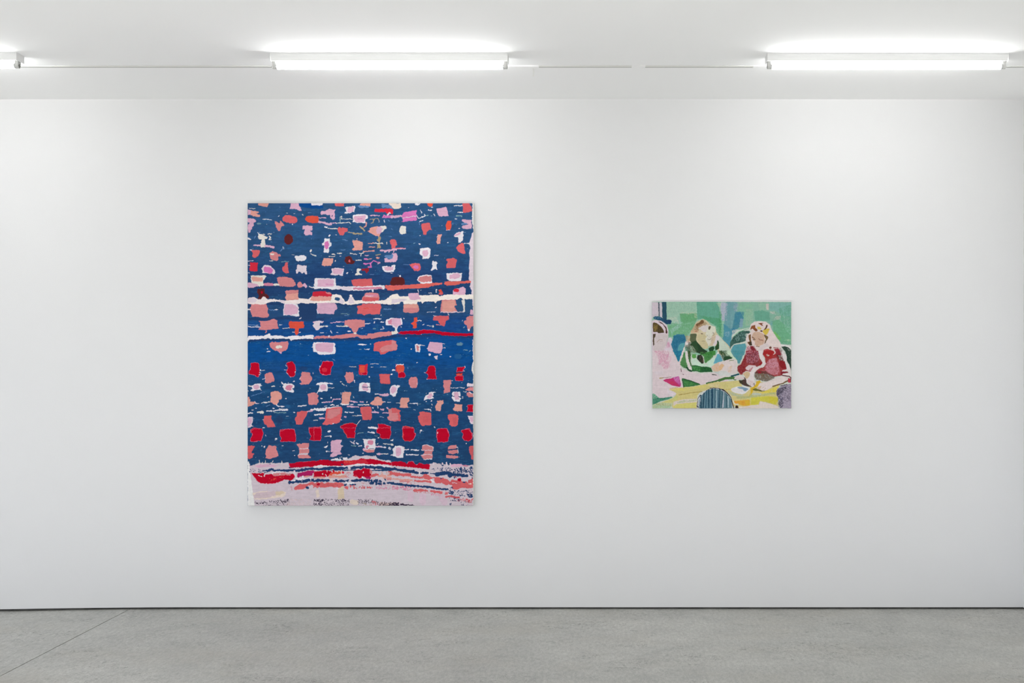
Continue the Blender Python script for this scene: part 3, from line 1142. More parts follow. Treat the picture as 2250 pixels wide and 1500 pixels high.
s 945,465 1000,470 1150,490 1155,510 1110,525 950,520
n/12 970,375 1060,370 1140,345
n/10 960,430 1000,460 1140,440
w/10 1125,325 1145,335
w/8 1145,350 1150,440
c2575c 1335,320 1415,300 1415,550 1370,540 1380,480 1345,420 1345,370
c5b8c0 660,620 740,600 1000,640 1415,640 1415,1355 0,1355 0,650
l/20 720,600 725,640
l/30 880,605 885,640
l/30 950,600 955,640
l/26 1015,620 1030,640
p/50 1050,650 1200,640
k/24 1240,650 1320,655
b#30,8,16 1060,615 1230,620
n#30,6,20 860,640 900,650
x 0,590 60,575 120,585 150,570 230,595 265,625 300,580 370,580 400,620 440,640 480,600 560,625 650,620 660,650 640,715 520,700 380,680 200,665 0,650
n~52 0,710 60,710 170,730
n~60 210,735 280,750 350,750 450,775
n~40 510,780 560,775 620,775
n#60,34,18 720,720 1040,715
n#90,60,24 1050,730 1400,720
n/20 680,785 770,790
n~70 790,800 880,780 970,780 1040,800
n~60 1000,820 1100,800 1200,820 1300,820
n/16 1080,750 1085,870
n/14 1100,720 1110,860
n/14 1140,760 1145,840
n/16 1200,700 1220,830
n#120,16,24 1370,800 1415,840
w/14 480,750 490,810
r@ 1100,845,10,10
q~56 0,780 100,795 200,810 320,810
q~40 340,840 420,850
q~44 450,850 520,860
q~90 580,840 660,870
q~30 690,865 750,860
R@ 90,815,34,20
a~30 0,880 150,890 350,905
s~30 150,920 300,930
q~36 400,910 500,920 600,920 680,930
s#60,24,14 200,920 420,950
q~120 790,910 880,900 960,930
q~100 1060,930 1200,970 1300,990 1400,960
q~80 1090,1020 1250,1010 1400,1000
c2575c~70 1020,960 1130,930
x@ 1175,895,30,30
c2575c~60 1340,920 1400,900
w/30 690,900 730,930
e/14 560,890 650,905
l/10 1050,950 1130,950
e/20 1340,970 1380,970
n@ 855,875,20,10
n@ 1255,940,24,10
n~46 0,950 60,965 160,975 250,990 400,1000
n~40 440,1000 520,1010 620,1020 700,1030 800,1050 970,1060
n#30,8,20 1000,1030 1060,1040
k#60,70,20 0,1025 400,1060
q~50 400,1080 480,1080 540,1070
q~36 560,1080 620,1090
q~44 680,1090 750,1100 830,1110
q#36,14,26 840,1120 970,1130
k#30,30,12 690,1150 920,1180
s#30,40,12 400,1100 700,1120
c2575c~34 940,1190 1020,1180 1100,1200 1170,1200
q#50,26,20 1170,1240 1400,1250
c2575c#50,12,24 1290,1260 1400,1270
n#110,60,18 1000,1120 1415,1140
n#40,16,24 1010,1100 1060,1130
n#50,22,24 1320,1170 1415,1170
y#60,26,16 1000,1230 1180,1240
y#60,12,18 1010,1320 1020,1320
y#100,22,14 1160,1300 1415,1310
j/110 330,1140 330,1230
j/110 540,1180 540,1280
j/100 870,1210 920,1290
p/7 140,1260 142,1300
H#50,40,16 0,1320 120,1320
z#50,61,18 0,1320 120,1320
z~26 160,1320 230,1330 290,1325
z/10 300,1330 390,1340
z#30,23,14 160,1320 390,1335
W/10 1418,640 1416,1355
"""
SMALL_MARKS = """
T 1400 640 10.715
8fb8a2 345,240 2200,240 2200,1500 345,1500
9dbda8%1.3 700,250 1400,250 1400,560 1000,520 900,720 720,680
8ab19c%.45 720,250 1400,250 1380,500 1000,500 800,600 720,600
c0c6b8%.45 720,620 930,600 1000,780 900,820 800,720
6aa078%1.3 1000,520 1400,510 1420,650 1380,700 1100,760 1020,700
5d9a66%.5 1010,530 1390,530 1390,680 1150,740 1030,690
c2c3a6%.35 1000,480 1420,480 1420,620 1350,620 1350,530 1020,540
7eac8e%1.3 820,740 1100,780 1380,700 1380,800 1260,950 1150,1080 870,1010 780,1080 720,1060 710,790
63a070%.6 720,800 1380,700 1350,820 1250,960 1150,1050 760,1070 740,900
9cbfb5%.5 780,900 950,780 1060,800 800,1000
5d9c84%1.3 1400,250 1900,250 1960,560 1980,900 1700,700 1560,640 1420,660
679f8c%.5 1400,250 1900,250 1960,500 1960,650 1420,600
4f9467%.75 1450,560 1960,640 1990,1080 1860,950 1840,800 1560,650
b3c09e%.5 1860,270 1990,270 2000,420 1920,360
9ca9b6%1.3 1980,260 2110,260 2080,480 2060,700 2000,700 1960,420
b9b7c2%.45 1970,260 2110,270 2080,600 2050,720 1980,660
5f9296%1.3 2090,260 2200,260 2200,900 2060,760 2080,500
4d8a95%1.3 2060,700 2200,760 2200,1340 2000,1120 2030,960
7fae93%1.3 1970,700 2040,820 2030,1060 1950,1080 1990,900
c9bcc4 345,250 500,250 505,580 380,590 345,640
33434f 495,258 525,258 530,600 510,600
c9c0c8 525,258 585,258 590,640 530,640
284a5c 575,250 690,250 690,400 700,700 640,700 590,600 590,350
274d68 375,620 430,580 560,600 640,660 800,670 820,710 790,770 690,780 640,740 560,690 400,655
5b8aa6%.5 400,590 550,600 560,640 400,650
1f2f55%.5 600,650 810,680 790,760 690,770 640,730
d6c6ce 350,690 420,670 560,690 700,790 730,900 735,1080 690,1100 660,1400 350,1400
4c2d2b 510,705 590,740 690,850 720,960 700,995 670,980 670,880 600,770 500,720
574a2f 370,740 400,725 470,750 580,840 630,930 640,970 500,985 470,950 380,960 368,850
362822%.6 490,800 580,850 640,960 500,980 480,890
8a7340%.5 385,800 480,780 490,880 420,950 380,920
cfc2c2 400,1010 720,990 730,1080 700,1180 640,1380 500,1430 380,1400 400,1200
4c3f2e 370,1000 440,1000 430,1060 400,1100 405,1250 380,1290 368,1150
a58e7e/12 470,1195 520,1140 600,1135
b0999a/10 540,1180 600,1170
d6c8d0 345,1380 520,1440 640,1380 740,1090 800,1080 830,1150 800,1250 880,1500 345,1500
c57c9c%.6 700,1180 760,1200 770,1290 730,1340 720,1480 640,1500 400,1500 390,1390 500,1450 620,1420 690,1300
d9ccd4 640,1340 720,1330 780,1400 740,1500 660,1500
2f6f8b%1.3 850,1040 950,1010 1110,1010 1150,1100 1150,1200 1100,1300 1030,1500 900,1500 830,1350 795,1240 850,1130
24627f%.5 860,1050 1120,1040 1140,1150 980,1200 900,1400 820,1260
5a9aa0 1000,1240 1130,1200 1080,1330 1010,1470 950,1450 960,1330
ded5d2 1130,1180 1250,1130 1300,1300 1100,1300 1060,1500 1180,1500 1110,1450
ccbf9f 1260,930 1300,890 1380,740 1440,690 1560,650 1650,700 1740,800 1840,830 1860,960 1900,1020 2000,1120 2140,1260 2200,1340 2200,1500 1900,1500 1880,1280 1400,1300 1200,1150 1250,1020
a58d6c%.75 1370,790 1430,710 1560,660 1640,740 1500,820 1440,930 1290,980 1260,930
6e5136 1380,770 1450,740 1520,670 1570,690 1570,740 1480,790 1400,830
8a6144%.6 1380,780 1640,730 1660,790 1560,840 1440,870 1440,970 1340,960 1380,870
d6a183%.5 1260,940 1400,900 1460,960 1300,990
d3c9c6 1430,870 1560,800 1690,790 1700,910 1640,950 1560,960 1500,900
dcdbc8 1690,790 1840,830 1850,930 1760,1050 1740,1150 1700,1250 1640,1300 1600,1120 1620,960
554a37 1680,830 1730,810 1735,860 1700,915 1670,880
5b4130 1490,985 1540,985 1580,1020 1575,1045 1530,1030
c5b992 1440,1010 1560,1000 1650,1060 1600,1120 1660,1240 1680,1330 1600,1360 1500,1310 1440,1170 1400,1080
d8d4c6 1650,1040 1760,1060 1740,1200 1680,1290 1630,1160
8f8d74/12 1660,1120 1700,1135 1745,1110
8c8268/12 1530,1170 1560,1165 1590,1180
9a8f80/14 1640,1020 1660,1045
7b5f4f%.55 1780,960 1820,970 1810,1050 1770,1040
c4a998%.5 1740,1050 1860,1060 1840,1240 1740,1280
ddd2d4 1850,1020 1920,1040 1990,1130 2143,1300 2143,1460 1960,1400 1900,1200 1830,1280 1780,1280 1840,1130
b3836a%.6 1130,1050 1240,1040 1230,1220 1170,1220
565f45 1250,1000 1370,990 1410,1020 1380,1120 1400,1180 1300,1220 1240,1160
c9b18b%.5 1180,1050 1260,1050 1240,1170 1170,1170
28402b 1390,1160 1450,1230 1520,1320 1590,1370 1650,1400 1640,1500 1490,1460 1400,1440 1330,1400 1240,1260 1300,1190
314c30%.85 1200,1200 1400,1160 1440,1400 1350,1460 1200,1400
94a088%.5 1130,1250 1300,1280 1400,1400 1330,1500 1200,1500 1180,1350
2a3526%.6 1120,1260 1260,1240 1240,1330 1200,1500 1160,1400 1130,1310
26482f 1740,1300 1800,1285 1820,1340 1780,1410 1700,1420 1680,1340
2b4a2b 1880,1150 1910,1150 1950,1280 1930,1350 1840,1390 1830,1300 1880,1240
4a8344 1490,1420 1640,1440 1700,1410 1850,1390 1840,1500 1490,1500
3f8444 1100,1410 1130,1480 1130,1500 1080,1500
2d4429%.55 1900,1390 2100,1400 2143,1500 1960,1500
5b9db0 1890,1450 1920,1500 1860,1500
T 1580 640 10.717
7faa96 250,250 1695,250 1695,1260 1440,1240 1200,900 700,850 500,900 350,900
6b989c%1.3 190,250 440,250 400,500 380,850 250,1000 120,900 130,600
a6a9ba%.5 60,270 200,280 180,700 60,650
9da4b8%.45 340,270 460,300 440,460 340,470
4a8390%1.3 380,480 590,470 580,640 470,850 300,930 350,640
3a7891%.6 370,500 580,480 570,620 480,760 360,800
7a9aac%1.3 500,640 570,640 550,850 470,850
2f7294%.55 290,860 460,860 330,1020 250,1020
4d8b9b%1.3 100,760 300,900 300,1100 250,1300 130,1150
86a8b5%.5 130,960 260,940 230,1080 140,1050
7fb58f%.5 490,300 800,300 780,700 620,850 580,620 490,450
96b49c%.6 600,420 800,420 800,700 720,820 620,800
639c86%1.3 820,480 1000,430 1180,500 1200,680 1100,690 850,690
8fb39b%.6 900,260 1180,260 1180,450 950,460
c3bcb4 1100,290 1170,290 1160,450 1110,430
c5c1ba%.65 1190,480 1300,470 1330,540 1210,530
7ba9a0%1.3 1180,260 1690,260 1690,600 1500,560 1300,450 1190,450
5f9c80%.6 1400,400 1690,300 1690,900 1500,800 1430,600
c9c0b6%.65 1280,650 1340,590 1450,580 1430,650 1360,670
5c9e74%.8 1230,700 1400,670 1550,780 1690,900 1690,1240 1480,1230 1300,1000
6ba782%.6 1280,700 1450,700 1660,900 1680,1180 1420,1150
88b8a0%.5 1500,720 1690,860 1690,1060 1560,880
6dac62%1.3 1260,930 1330,960 1450,1100 1430,1160 1330,1080
a5c3a0%.6 1540,1110 1690,1130 1690,1180 1550,1160
6698a0%.6 1150,690 1250,700 1260,800 1220,800
4a9060%.6 0,480 60,480 60,1060 0,1050
c3d0be 0,1080 60,1110 260,1360 350,1500 220,1500 0,1380
3f5f57 250,1350 260,1190 330,1080 450,980 500,930 720,930 730,990 600,990 640,1080 620,1170 480,1210 350,1240 290,1300
7a9a96%.45 360,1040 500,960 650,1000 640,1140 400,1180
22443c%.4 300,1080 480,940 720,930 660,1150 320,1230
6db189/14 340,1060 450,960 700,870
5c959c 350,1260 620,1220 640,1300 590,1500 330,1500 280,1370
4c93a0%.5 300,1300 620,1240 580,1500 340,1500
ddcdc9 720,880 740,780 830,710 900,700 1100,710 1200,790 1250,930 1440,1200 1460,1330 1300,1500 620,1500 640,1400 660,1290 640,1150 620,1120 680,1010 760,940
7b4a2e 730,890 760,810 850,790 850,850 900,900 905,930 870,950 820,910 780,870 750,905
a05a36%.5 740,840 850,790 850,880 800,880
7c4228 915,750 1060,740 1000,765 1040,810 1010,810
56392c 1110,785 1145,790 1130,850 1080,910 1040,915 1090,850
cdb45a 895,830 950,830 1000,870 980,900 900,890
ccb24d 1025,920 1150,865 1190,880 1160,960 1110,1030 1080,1020 1030,970
563a34 945,930 1010,915 1030,950 990,955
c8a892 820,960 950,950 1060,1020 1060,1090 1080,1170 1040,1240 950,1300 880,1300 800,1200 770,1090 780,1010
bd9480%.35 840,1170 1060,1150 1000,1250 870,1280
d9c8c4 770,1100 850,1200 830,1300 790,1230
6b4a34/18 780,1075 830,1110
4e3a30/16 800,1135 850,1135
8f6550/18 930,1110 960,1140 1030,1150
c5a69a@ 990,1120,34,14
77604f/12 870,1295 940,1300
6f4f33 690,1030 750,1005 750,1150 780,1260 730,1280 680,1230 660,1190 720,1180 700,1110
3e3427 690,1200 760,1180 785,1270 730,1270
6e5a3d 1050,1010 1080,1020 1150,1060 1155,1100 1120,1150 1100,1200 1060,1250 1080,1180 1100,1110 1070,1080
d9ccca 960,1270 1150,1210 1170,1290 1050,1350 1020,1480 940,1500 920,1400
8b2b3b%.8 650,1280 820,1290 880,1380 930,1430 940,1500 620,1500
c48a9c%.55 640,1320 720,1290 760,1400 740,1500 620,1500
7a1f2a%1.3 720,1290 810,1290 860,1380 920,1410 920,1500 780,1440
a62a2d%1.3 1050,1380 1120,1350 1200,1370 1290,1400 1300,1500 1020,1500
6c4032 1180,1300 1220,1290 1240,1330 1210,1360 1170,1340
8a3030/16 1280,1330 1390,1325
97323c 1290,1350 1400,1340 1440,1420 1460,1500 1320,1500 1330,1430
7a3450%.6 1400,1330 1460,1330 1500,1400 1430,1420
e0d6d6 1460,1400 1500,1400 1560,1500 1460,1500
e3dedc 1440,1250 1640,1270 1695,1330 1695,1370 1560,1290 1470,1300
2f4238 1460,1300 1540,1290 1640,1320 1695,1380 1695,1500 1600,1500 1560,1430
a9b5ab%.6 1600,1330 1680,1380 1690,1440 1640,1420
T 1420 770 10.717
d9c9cc 145,0 620,0 740,260 800,260 820,420 1000,490 1250,540 1560,520 1929,540 1929,720 1400,790 1260,800 500,920 640,1080 300,1120 145,1000
c98aa2%.5 180,0 520,0 540,100 500,200 540,320 500,440 420,420 360,330 240,330 290,250 260,130
d09db0%.5 300,20 600,150 550,400 430,450 300,300
d8cdd2%.7 200,480 400,480 380,560 220,570
2f7d95 620,0 850,0 820,80 780,250 750,265 690,120
245f80%.5 640,0 840,0 800,120 750,240
dccfcf 850,0 900,0 850,160 790,290 780,250 830,80
467e45%1.3 890,20 910,60 930,180 960,330 990,440 960,430 860,390 790,330 810,260 850,150
3a6f3e%.5 800,320 950,330 990,440 860,400
e0d8d4 920,0 970,20 1000,180 1050,360 1050,460 1010,450 960,300 930,150
44683f 980,0 1040,0 1050,150 1040,260 1070,340 1050,380 1000,230 980,120
3a2f27%.5 980,0 1050,0 1050,150 990,200
5b9950 1080,90 1170,80 1180,170 1110,190 1070,150
c6ddca 1060,200 1180,180 1220,260 1340,310 1430,340 1480,380 1300,370 1080,330
26352a 1200,110 1290,90 1340,170 1350,300 1300,310 1240,250 1190,180
5d3f38%.4 1220,120 1340,120 1350,290 1260,260
43803f%1.3 1290,60 1600,0 1640,0 1560,160 1440,270 1380,300 1350,150
2f6a34%.5 1400,60 1560,20 1520,180 1400,260
2c3a2c%.8 1180,0 1450,0 1400,70 1250,80
c2dcc9 1420,280 1560,180 1620,160 1600,330 1480,390 1450,340
e3dedb 1620,130 1690,20 1720,60 1810,240 1790,260 1700,60
61a3b4 1690,60 1730,110 1780,230 1700,280 1580,310 1620,200
32512f%.75 1730,0 1929,0 1929,200 1830,230 1780,110
bed0b8%.5 1830,20 1929,40 1929,140 1850,120
dccfcf 1840,200 1929,200 1929,330 1830,300
2c5f35 1060,350 1150,340 1300,375 1440,380 1530,400 1530,450 1570,500 1420,505 1260,515 1180,480 1020,500 1000,470 1080,460
1f4a2e%.5 1300,380 1530,400 1560,500 1320,500
4f9252%.5 1080,360 1280,380 1260,480 1120,460
26442f/40 960,400 1000,460 1060,480
d6b8a0 1540,380 1620,310 1700,270 1820,280 1800,420 1700,490 1600,490 1550,440
d8a880%.4 1600,320 1800,300 1780,400 1640,460
d5c9c6 1820,260 1929,220 1929,540 1700,510 1780,430
c4c9c7 1600,510 1860,470 1929,520 1929,600 1700,570
52574f/22 1555,560 1650,575
5a2f38/14 815,420 830,490
5a2f38/14 862,555 885,560
a08a4a/22 320,650 400,640
8a6a68/12 390,638 590,620
b04a86 600,640 760,600 780,620 820,800 800,850 700,820
b8356a 395,700 480,660 640,650 700,740 800,840 790,855 620,825 500,760
c23c4f%.5 480,700 620,720 790,840 640,820
c77ab2%.6 620,620 770,610 790,790 680,720
356a3c 840,660 900,655 1060,710 1260,790 1270,805 1080,840 880,860 860,760
4f8c4c%.5 880,720 1060,740 1180,800 900,840
2f5d38/22 845,670 880,860
27502f/22 860,660 1060,715 1265,795
3d6a34/36 1420,770 1560,740 1760,680 1929,650
2b4f35%.5 1420,760 1560,720 1700,690 1600,760 1430,780
cdbf7c%1.3 530,910 760,870 1080,850 1420,780 1700,730 1929,730 1929,960 1500,900 1300,960 1200,1060 1190,1360 640,1360 600,1300 200,1340 150,1280 400,1200 640,1120 700,1030
d6cb6e%.6 600,900 1480,790 1490,830 1200,900 760,960
d5c49a%.6 1450,800 1929,740 1929,900 1500,870
b89a46/12 560,890 740,865
97803e/14 770,1040 1060,990 1320,965
d9cbc4 640,1200 900,1140 1190,1130 1190,1220 900,1230 700,1260 640,1330
a8b58a%.7 720,1210 900,1160 1180,1150 1180,1190 900,1210 740,1240
d3cb78 640,1300 720,1260 1180,1210 1180,1340 640,1345
d9cdd2 480,900 640,960 720,1010 620,1070 560,1060 500,980
c5c67a%.8 420,1200 720,1060 760,1090 680,1200 450,1230
4f8a72 145,1010 200,1020 300,1110 420,1110 600,1080 630,1100 540,1140 320,1200 240,1240 145,1280
2f6b55%.5 150,1080 300,1120 600,1090 300,1190 200,1270
8fba9c%.6 160,1010 230,1040 280,1120 160,1130
b5bd96 150,1270 300,1220 640,1230 600,1300 560,1350 150,1355
6a7a48%.3 240,1240 640,1240 540,1340 200,1330
9fc4a4%.5 150,1290 220,1280 580,1300 560,1355 150,1355
cfd0d4 1180,1340 1230,1080 1400,930 1560,870 1760,880 1929,1000 1929,1360 1240,1360
5c7c88 1240,1360 1230,1180 1290,1060 1430,930 1600,890 1760,930 1860,990 1929,1060 1929,1360
2c4a5a/46 1280,1060 1290,1340
2a4656/30 1360,1000 1340,1340
36586a/26 1420,950 1400,1340
2c4a5c/34 1470,930 1470,1340
264459/42 1550,910 1550,1340
3a5a68/24 1620,900 1620,1340
9ab0b8/20 1650,950 1650,1340
37566a/26 1720,920 1700,1330
a5b5bc/20 1750,950 1750,1200
1f2a36/18 1780,930 1790,1340
9fb2ba/24 1840,1000 1830,1330
2f4c5c/18 1880,1020 1890,1340
c4bcc8/20 1840,1180 1820,1330
b9c2cc%.4 1230,1100 1300,1060 1260,1340 1200,1340
2b2438/16 1510,885 1600,878 1740,895 1860,960 1929,1020
2b2438/12 1200,1330 1220,1110 1270,1045
2b2438/10 1410,940 1520,890
1d1a24/20 1190,1300 1230,1330
c9a234%.8 1870,910 1929,910 1929,950 1890,940
T 1580 770 10.717
cdbf84 0,740 460,700 520,760 540,840 740,860 860,720 960,700 1000,740 1440,790 1400,850 1360,1000 1380,1060 1400,1340 460,1360 340,1300 280,1060 100,900 0,890
c9c37c%.5 20,760 440,720 520,840 300,880 100,900
5b8f95 260,0 590,0 570,100 520,230 480,310 430,300 430,230 330,140
3f8c98%.5 300,0 580,0 500,250 440,250 380,120
c8dbbf 150,0 260,0 340,140 400,190 430,260 420,420 300,400 240,210 180,200
2c4b2d%.75 0,0 170,0 200,90 300,150 320,180 200,220 100,240 30,100
28442c 110,160 200,125 290,150 310,180 220,210 120,240
5f9aa8 0,60 40,130 90,240 0,270
ddcfcc 0,270 110,260 200,210 340,190 420,240 430,300 420,340 420,520 380,560 280,590 160,600 0,540
d9b48c 0,350 60,300 120,340 60,450 0,480
d7b595%.5 200,420 250,370 330,350 280,500 210,510
7a8a60/16 245,235 340,225
cfd0cc 0,480 150,470 260,540 400,540 280,600 0,660
ded2d0 0,600 280,590 200,620 0,660
27505a/40 290,600 460,555
47703e/60 0,700 150,650 330,640 380,670
8a2a2e%1.3 430,360 500,330 560,220 620,60 640,0 910,0 960,180 1000,200 1020,260 980,340 900,380 780,460 700,500 620,470 560,560 500,570 430,470
b77a8a%.6 620,40 780,0 900,10 940,180 900,280 760,300 640,280
5a1b26%.45 640,60 900,20 930,350 820,330 640,300
7a1420%.5 440,370 560,220 640,100 620,450 560,560 450,480
dcc9cc 620,400 700,340 860,350 880,400 820,440 760,480 700,470 640,450
a8424c%.7 690,440 800,380 780,460 720,490
92262a%1.3 1050,0 1290,0 1320,60 1400,130 1450,300 1560,400 1600,420 1480,580 1300,620 1100,540 840,540 900,420 1020,400 1090,320 1080,180 1020,70
a32423%.6 1040,20 1280,20 1340,140 1200,200 1060,160
7a2430%.6 1280,0 1480,0 1520,250 1570,330 1480,330 1380,160
541c20%.5 1340,100 1480,100 1570,330 1450,360
cc93a0%.8 1180,200 1350,170 1400,330 1420,450 1380,560 1200,560 1080,450 1100,320
b5666c%.5 1080,380 1420,400 1450,580 1200,600 1000,460
822126 1440,220 1560,260 1590,420 1490,430 1400,330
dfc9bc%.8 1110,90 1160,90 1180,130 1120,130
e0cfc8/16 1290,0 1320,60 1280,90
ded4d3 920,0 1030,0 1020,60 1050,180 1100,300 1060,380 940,420 850,490 820,560 830,680 870,740 860,780 820,850 760,860 700,780 640,740 640,680 560,560 560,520 660,480 740,500 780,430 880,380 1000,360 1010,260 960,180
8c1d25 940,310 1010,250 1020,300 970,350 940,350
cdb38e 560,540 640,490 720,510 730,560 690,640 640,670
cfa9a0%.4 650,680 800,720 840,800 760,850 680,800
4a3730%.95 840,500 940,480 1100,480 1180,540 1310,600 1300,650 1120,730 960,700 870,680 820,580
6d5238%.5 840,540 1000,540 1100,560 1260,640 1080,720 860,660
8f2030 900,500 960,480 1000,520 940,540
4b3a34 460,700 560,690 600,620 640,690 650,780 740,830 780,860 600,830 480,760
3c3a2c 470,690 560,710 540,800 480,750
ddcccc 360,640 440,580 500,590 580,620 600,680 480,670 360,680
e1d6d5 1460,10 1530,50 1590,130 1580,250 1680,380 1690,520 1690,640 1480,570 1500,540 1640,520 1620,490 1480,500 1480,460 1590,440 1590,400 1540,250 1500,180
2a4035 1550,0 1695,0 1695,480 1660,360 1590,230 1590,130
4a6152%.3 1600,0 1690,0 1690,400
7c2630 1450,490 1620,490 1640,520 1490,540 1440,570
ded0cd 960,760 1100,740 1340,640 1500,590 1600,610 1620,700 1500,750 1260,840 1180,900 1060,950 900,900 900,860
ccaf8f 900,870 960,830 1000,840 960,900 920,910
a98878/8 1020,880 1060,850
a98878/8 1040,930 1100,880
5a2a30/24 1480,580 1640,600 1690,640 1680,740
b23a48 1630,640 1680,660 1680,740 1640,760 1610,720
6e5534/30 1265,840 1500,770 1610,710
d2ab2c%1.3 880,720 960,700 970,740 900,850 860,860 800,940 780,1000 720,1100 680,1090 740,1000 740,890 860,800
d9c83c%.8 1060,960 1420,830 1380,900 1340,980 1100,1000 800,1000
6c6a32 780,910 860,880 900,900 1000,930 1000,950 880,950 800,930
4c4630/14 950,950 1070,950
3a3626/16 820,770 830,820
e6e4e6 275,920 300,880 420,845 600,840 720,870 725,900 640,990 540,1030 400,1000 320,970
8aa0b0 420,860 520,845 640,870 700,900 620,960 580,950 560,910 450,890
6d93ae%.5 500,850 690,890 640,960 580,930
e3dddd 300,900 420,890 560,930 560,980 420,980 320,950
a9b7a0%.8 200,940 320,980 460,1040 620,1030 500,1080 300,1060 220,980
b9a860/16 150,920 280,905
a3ad80%.8 760,1010 1000,1020 1300,980 1340,1020 1100,1060 720,1120 400,1130 400,1080 700,1070
b9bfae@ 880,1020,110,30
c9c24a%1.3 740,1110 1100,1070 1320,1080 1400,1130 1340,1270 1150,1220 980,1180 920,1260 740,1290
cbb93a%.6 1180,1090 1400,1130 1320,1270 1180,1220
c9cb7c%.5 560,1150 760,1110 740,1290 600,1180
d6a53c%1.3 340,1190 480,1170 720,1150 730,1290 560,1300 480,1270 380,1240
dd9a3c%.8 350,1190 460,1180 440,1250 370,1250
d8943a%.6 490,1180 620,1210 560,1300
cfb030%.6 600,1170 730,1160 720,1290 640,1290
dfd2c8 460,1310 560,1320 740,1290 940,1270 960,1190 1150,1230 1400,1310 1420,1360 480,1360
e0dcd6/20 330,1180 370,1260 450,1260
332420 370,1340 400,1285 450,1300 455,1350 390,1355
c9cbd0 0,910 80,930 200,1030 280,1130 320,1350 0,1360
5b7a84 0,910 70,940 150,980 230,1060 290,1180 310,1350 0,1360
2d4a5a/20 20,920 10,1340
a8b6be/20 110,980 100,1330
34525f/18 75,950 60,1340
2a4858/16 180,1020 175,1340
a9bcc2/24 210,1080 220,1330
c5c2cc/16 100,1160 80,1340
221c2c/20 0,895 100,920 200,1000 270,1090 310,1230 345,1345
9a91a2 1360,900 1440,850 1560,790 1695,780 1695,1360 1440,1355 1400,1280 1420,1130 1340,1040
b0a2b2%.5 1480,900 1695,800 1695,1350 1500,1350
3a3546%.35 1350,950 1480,850 1600,800 1695,780 1695,1200 1500,1250 1400,1340
2c2a3a%.75 1340,950 1400,890 1560,850 1590,880 1500,980 1400,1050 1350,1030
45405a/16 1400,1080 1460,1160 1500,1100
2b2936%.4 1380,1230 1500,1140 1490,1340 1420,1340
2d2a3a/16 1440,1345 1500,1290
4c3a44/16 1440,830 1600,790
"""
# ------------------------------------------------------------------ helpers
def kof(y): return D / (D + y)
def wx(px, y=0.0): return (px - CX) / (PXM * kof(y))
def wz(py, y=0.0): return H + (CY - py) / (PXM * kof(y))
def yfloor(py): return -D * (1 - (PXM * H) / (py - CY))
CEIL = H + (CY - 218.5) / PXM
def yceil(py): return -D * (1 - (CEIL - H) * PXM / (CY - py))

def mat(name, base=(.8, .8, .8), rough=.6, spec=.3, metal=0.0):
    m = bpy.data.materials.new(name); m.use_nodes = True
    b = m.node_tree.nodes['Principled BSDF']
    b.inputs['Base Color'].default_value = (*base, 1); b.inputs['Roughness'].default_value = rough
    b.inputs['Specular IOR Level'].default_value = spec; b.inputs['Metallic'].default_value = metal
    return m
class NT:
    def __init__(s, m): s.t = m.node_tree; s.b = s.t.nodes['Principled BSDF']
    def n(s, kind, **kw):
        nd = s.t.nodes.new(kind)
        for k, v in kw.items():
            if k.startswith('_'): setattr(nd, k[1:], v)
            else: nd.inputs[k.replace('__', ' ')].default_value = v
        return nd
    def l(s, a, b): s.t.links.new(a, b)
    def noise(s, vec, scale, detail=4, rough=.55, dist=0.0):
        nd = s.n('ShaderNodeTexNoise'); nd.inputs['Scale'].default_value = scale; nd.inputs['Detail'].default_value = detail
        nd.inputs['Roughness'].default_value = rough; nd.inputs['Distortion'].default_value = dist
        s.l(vec, nd.inputs['Vector']); return nd.outputs['Fac']
    def coords(s, scale=(1, 1, 1), rot=0, loc=(0, 0, 0)):
        tc = s.n('ShaderNodeTexCoord'); mp = s.n('ShaderNodeMapping')
        mp.inputs['Scale'].default_value = scale; mp.inputs['Rotation'].default_value = (0, 0, rot); mp.inputs['Location'].default_value = loc
        s.l(tc.outputs['Object'], mp.inputs[0]); return mp.outputs[0]
    def ramp(s, fac, stops):
        r = s.n('ShaderNodeValToRGB'); e = r.color_ramp.elements
        while len(e) < len(stops): e.new(.5)
        for el, (p, c) in zip(e, stops):
            el.position = p; el.color = (*c, 1) if len(c) == 3 else c
        s.l(fac, r.inputs[0]); return r.outputs[0]
    def mix(s, a, b, fac, mode='MIX'):
        m = s.n('ShaderNodeMix'); m.data_type = 'RGBA'; m.blend_type = mode
        for v, i in ((a, 'A'), (b, 'B'), (fac, 'Factor')):
            if hasattr(v, 'default_value') or hasattr(v, 'is_linked'): s.l(v, m.inputs[i])
            else: m.inputs[i].default_value = (*v, 1) if isinstance(v, tuple) else v
        return m.outputs['Result']
    def bump(s, h, strength, dist=.01):
        b = s.n('ShaderNodeBump'); b.inputs['Strength'].default_value = strength; b.inputs['Distance'].default_value = dist
        s.l(h, b.inputs['Height']); s.l(b.outputs[0], s.b.inputs['Normal'])
def g3(v): return (v, v, v)

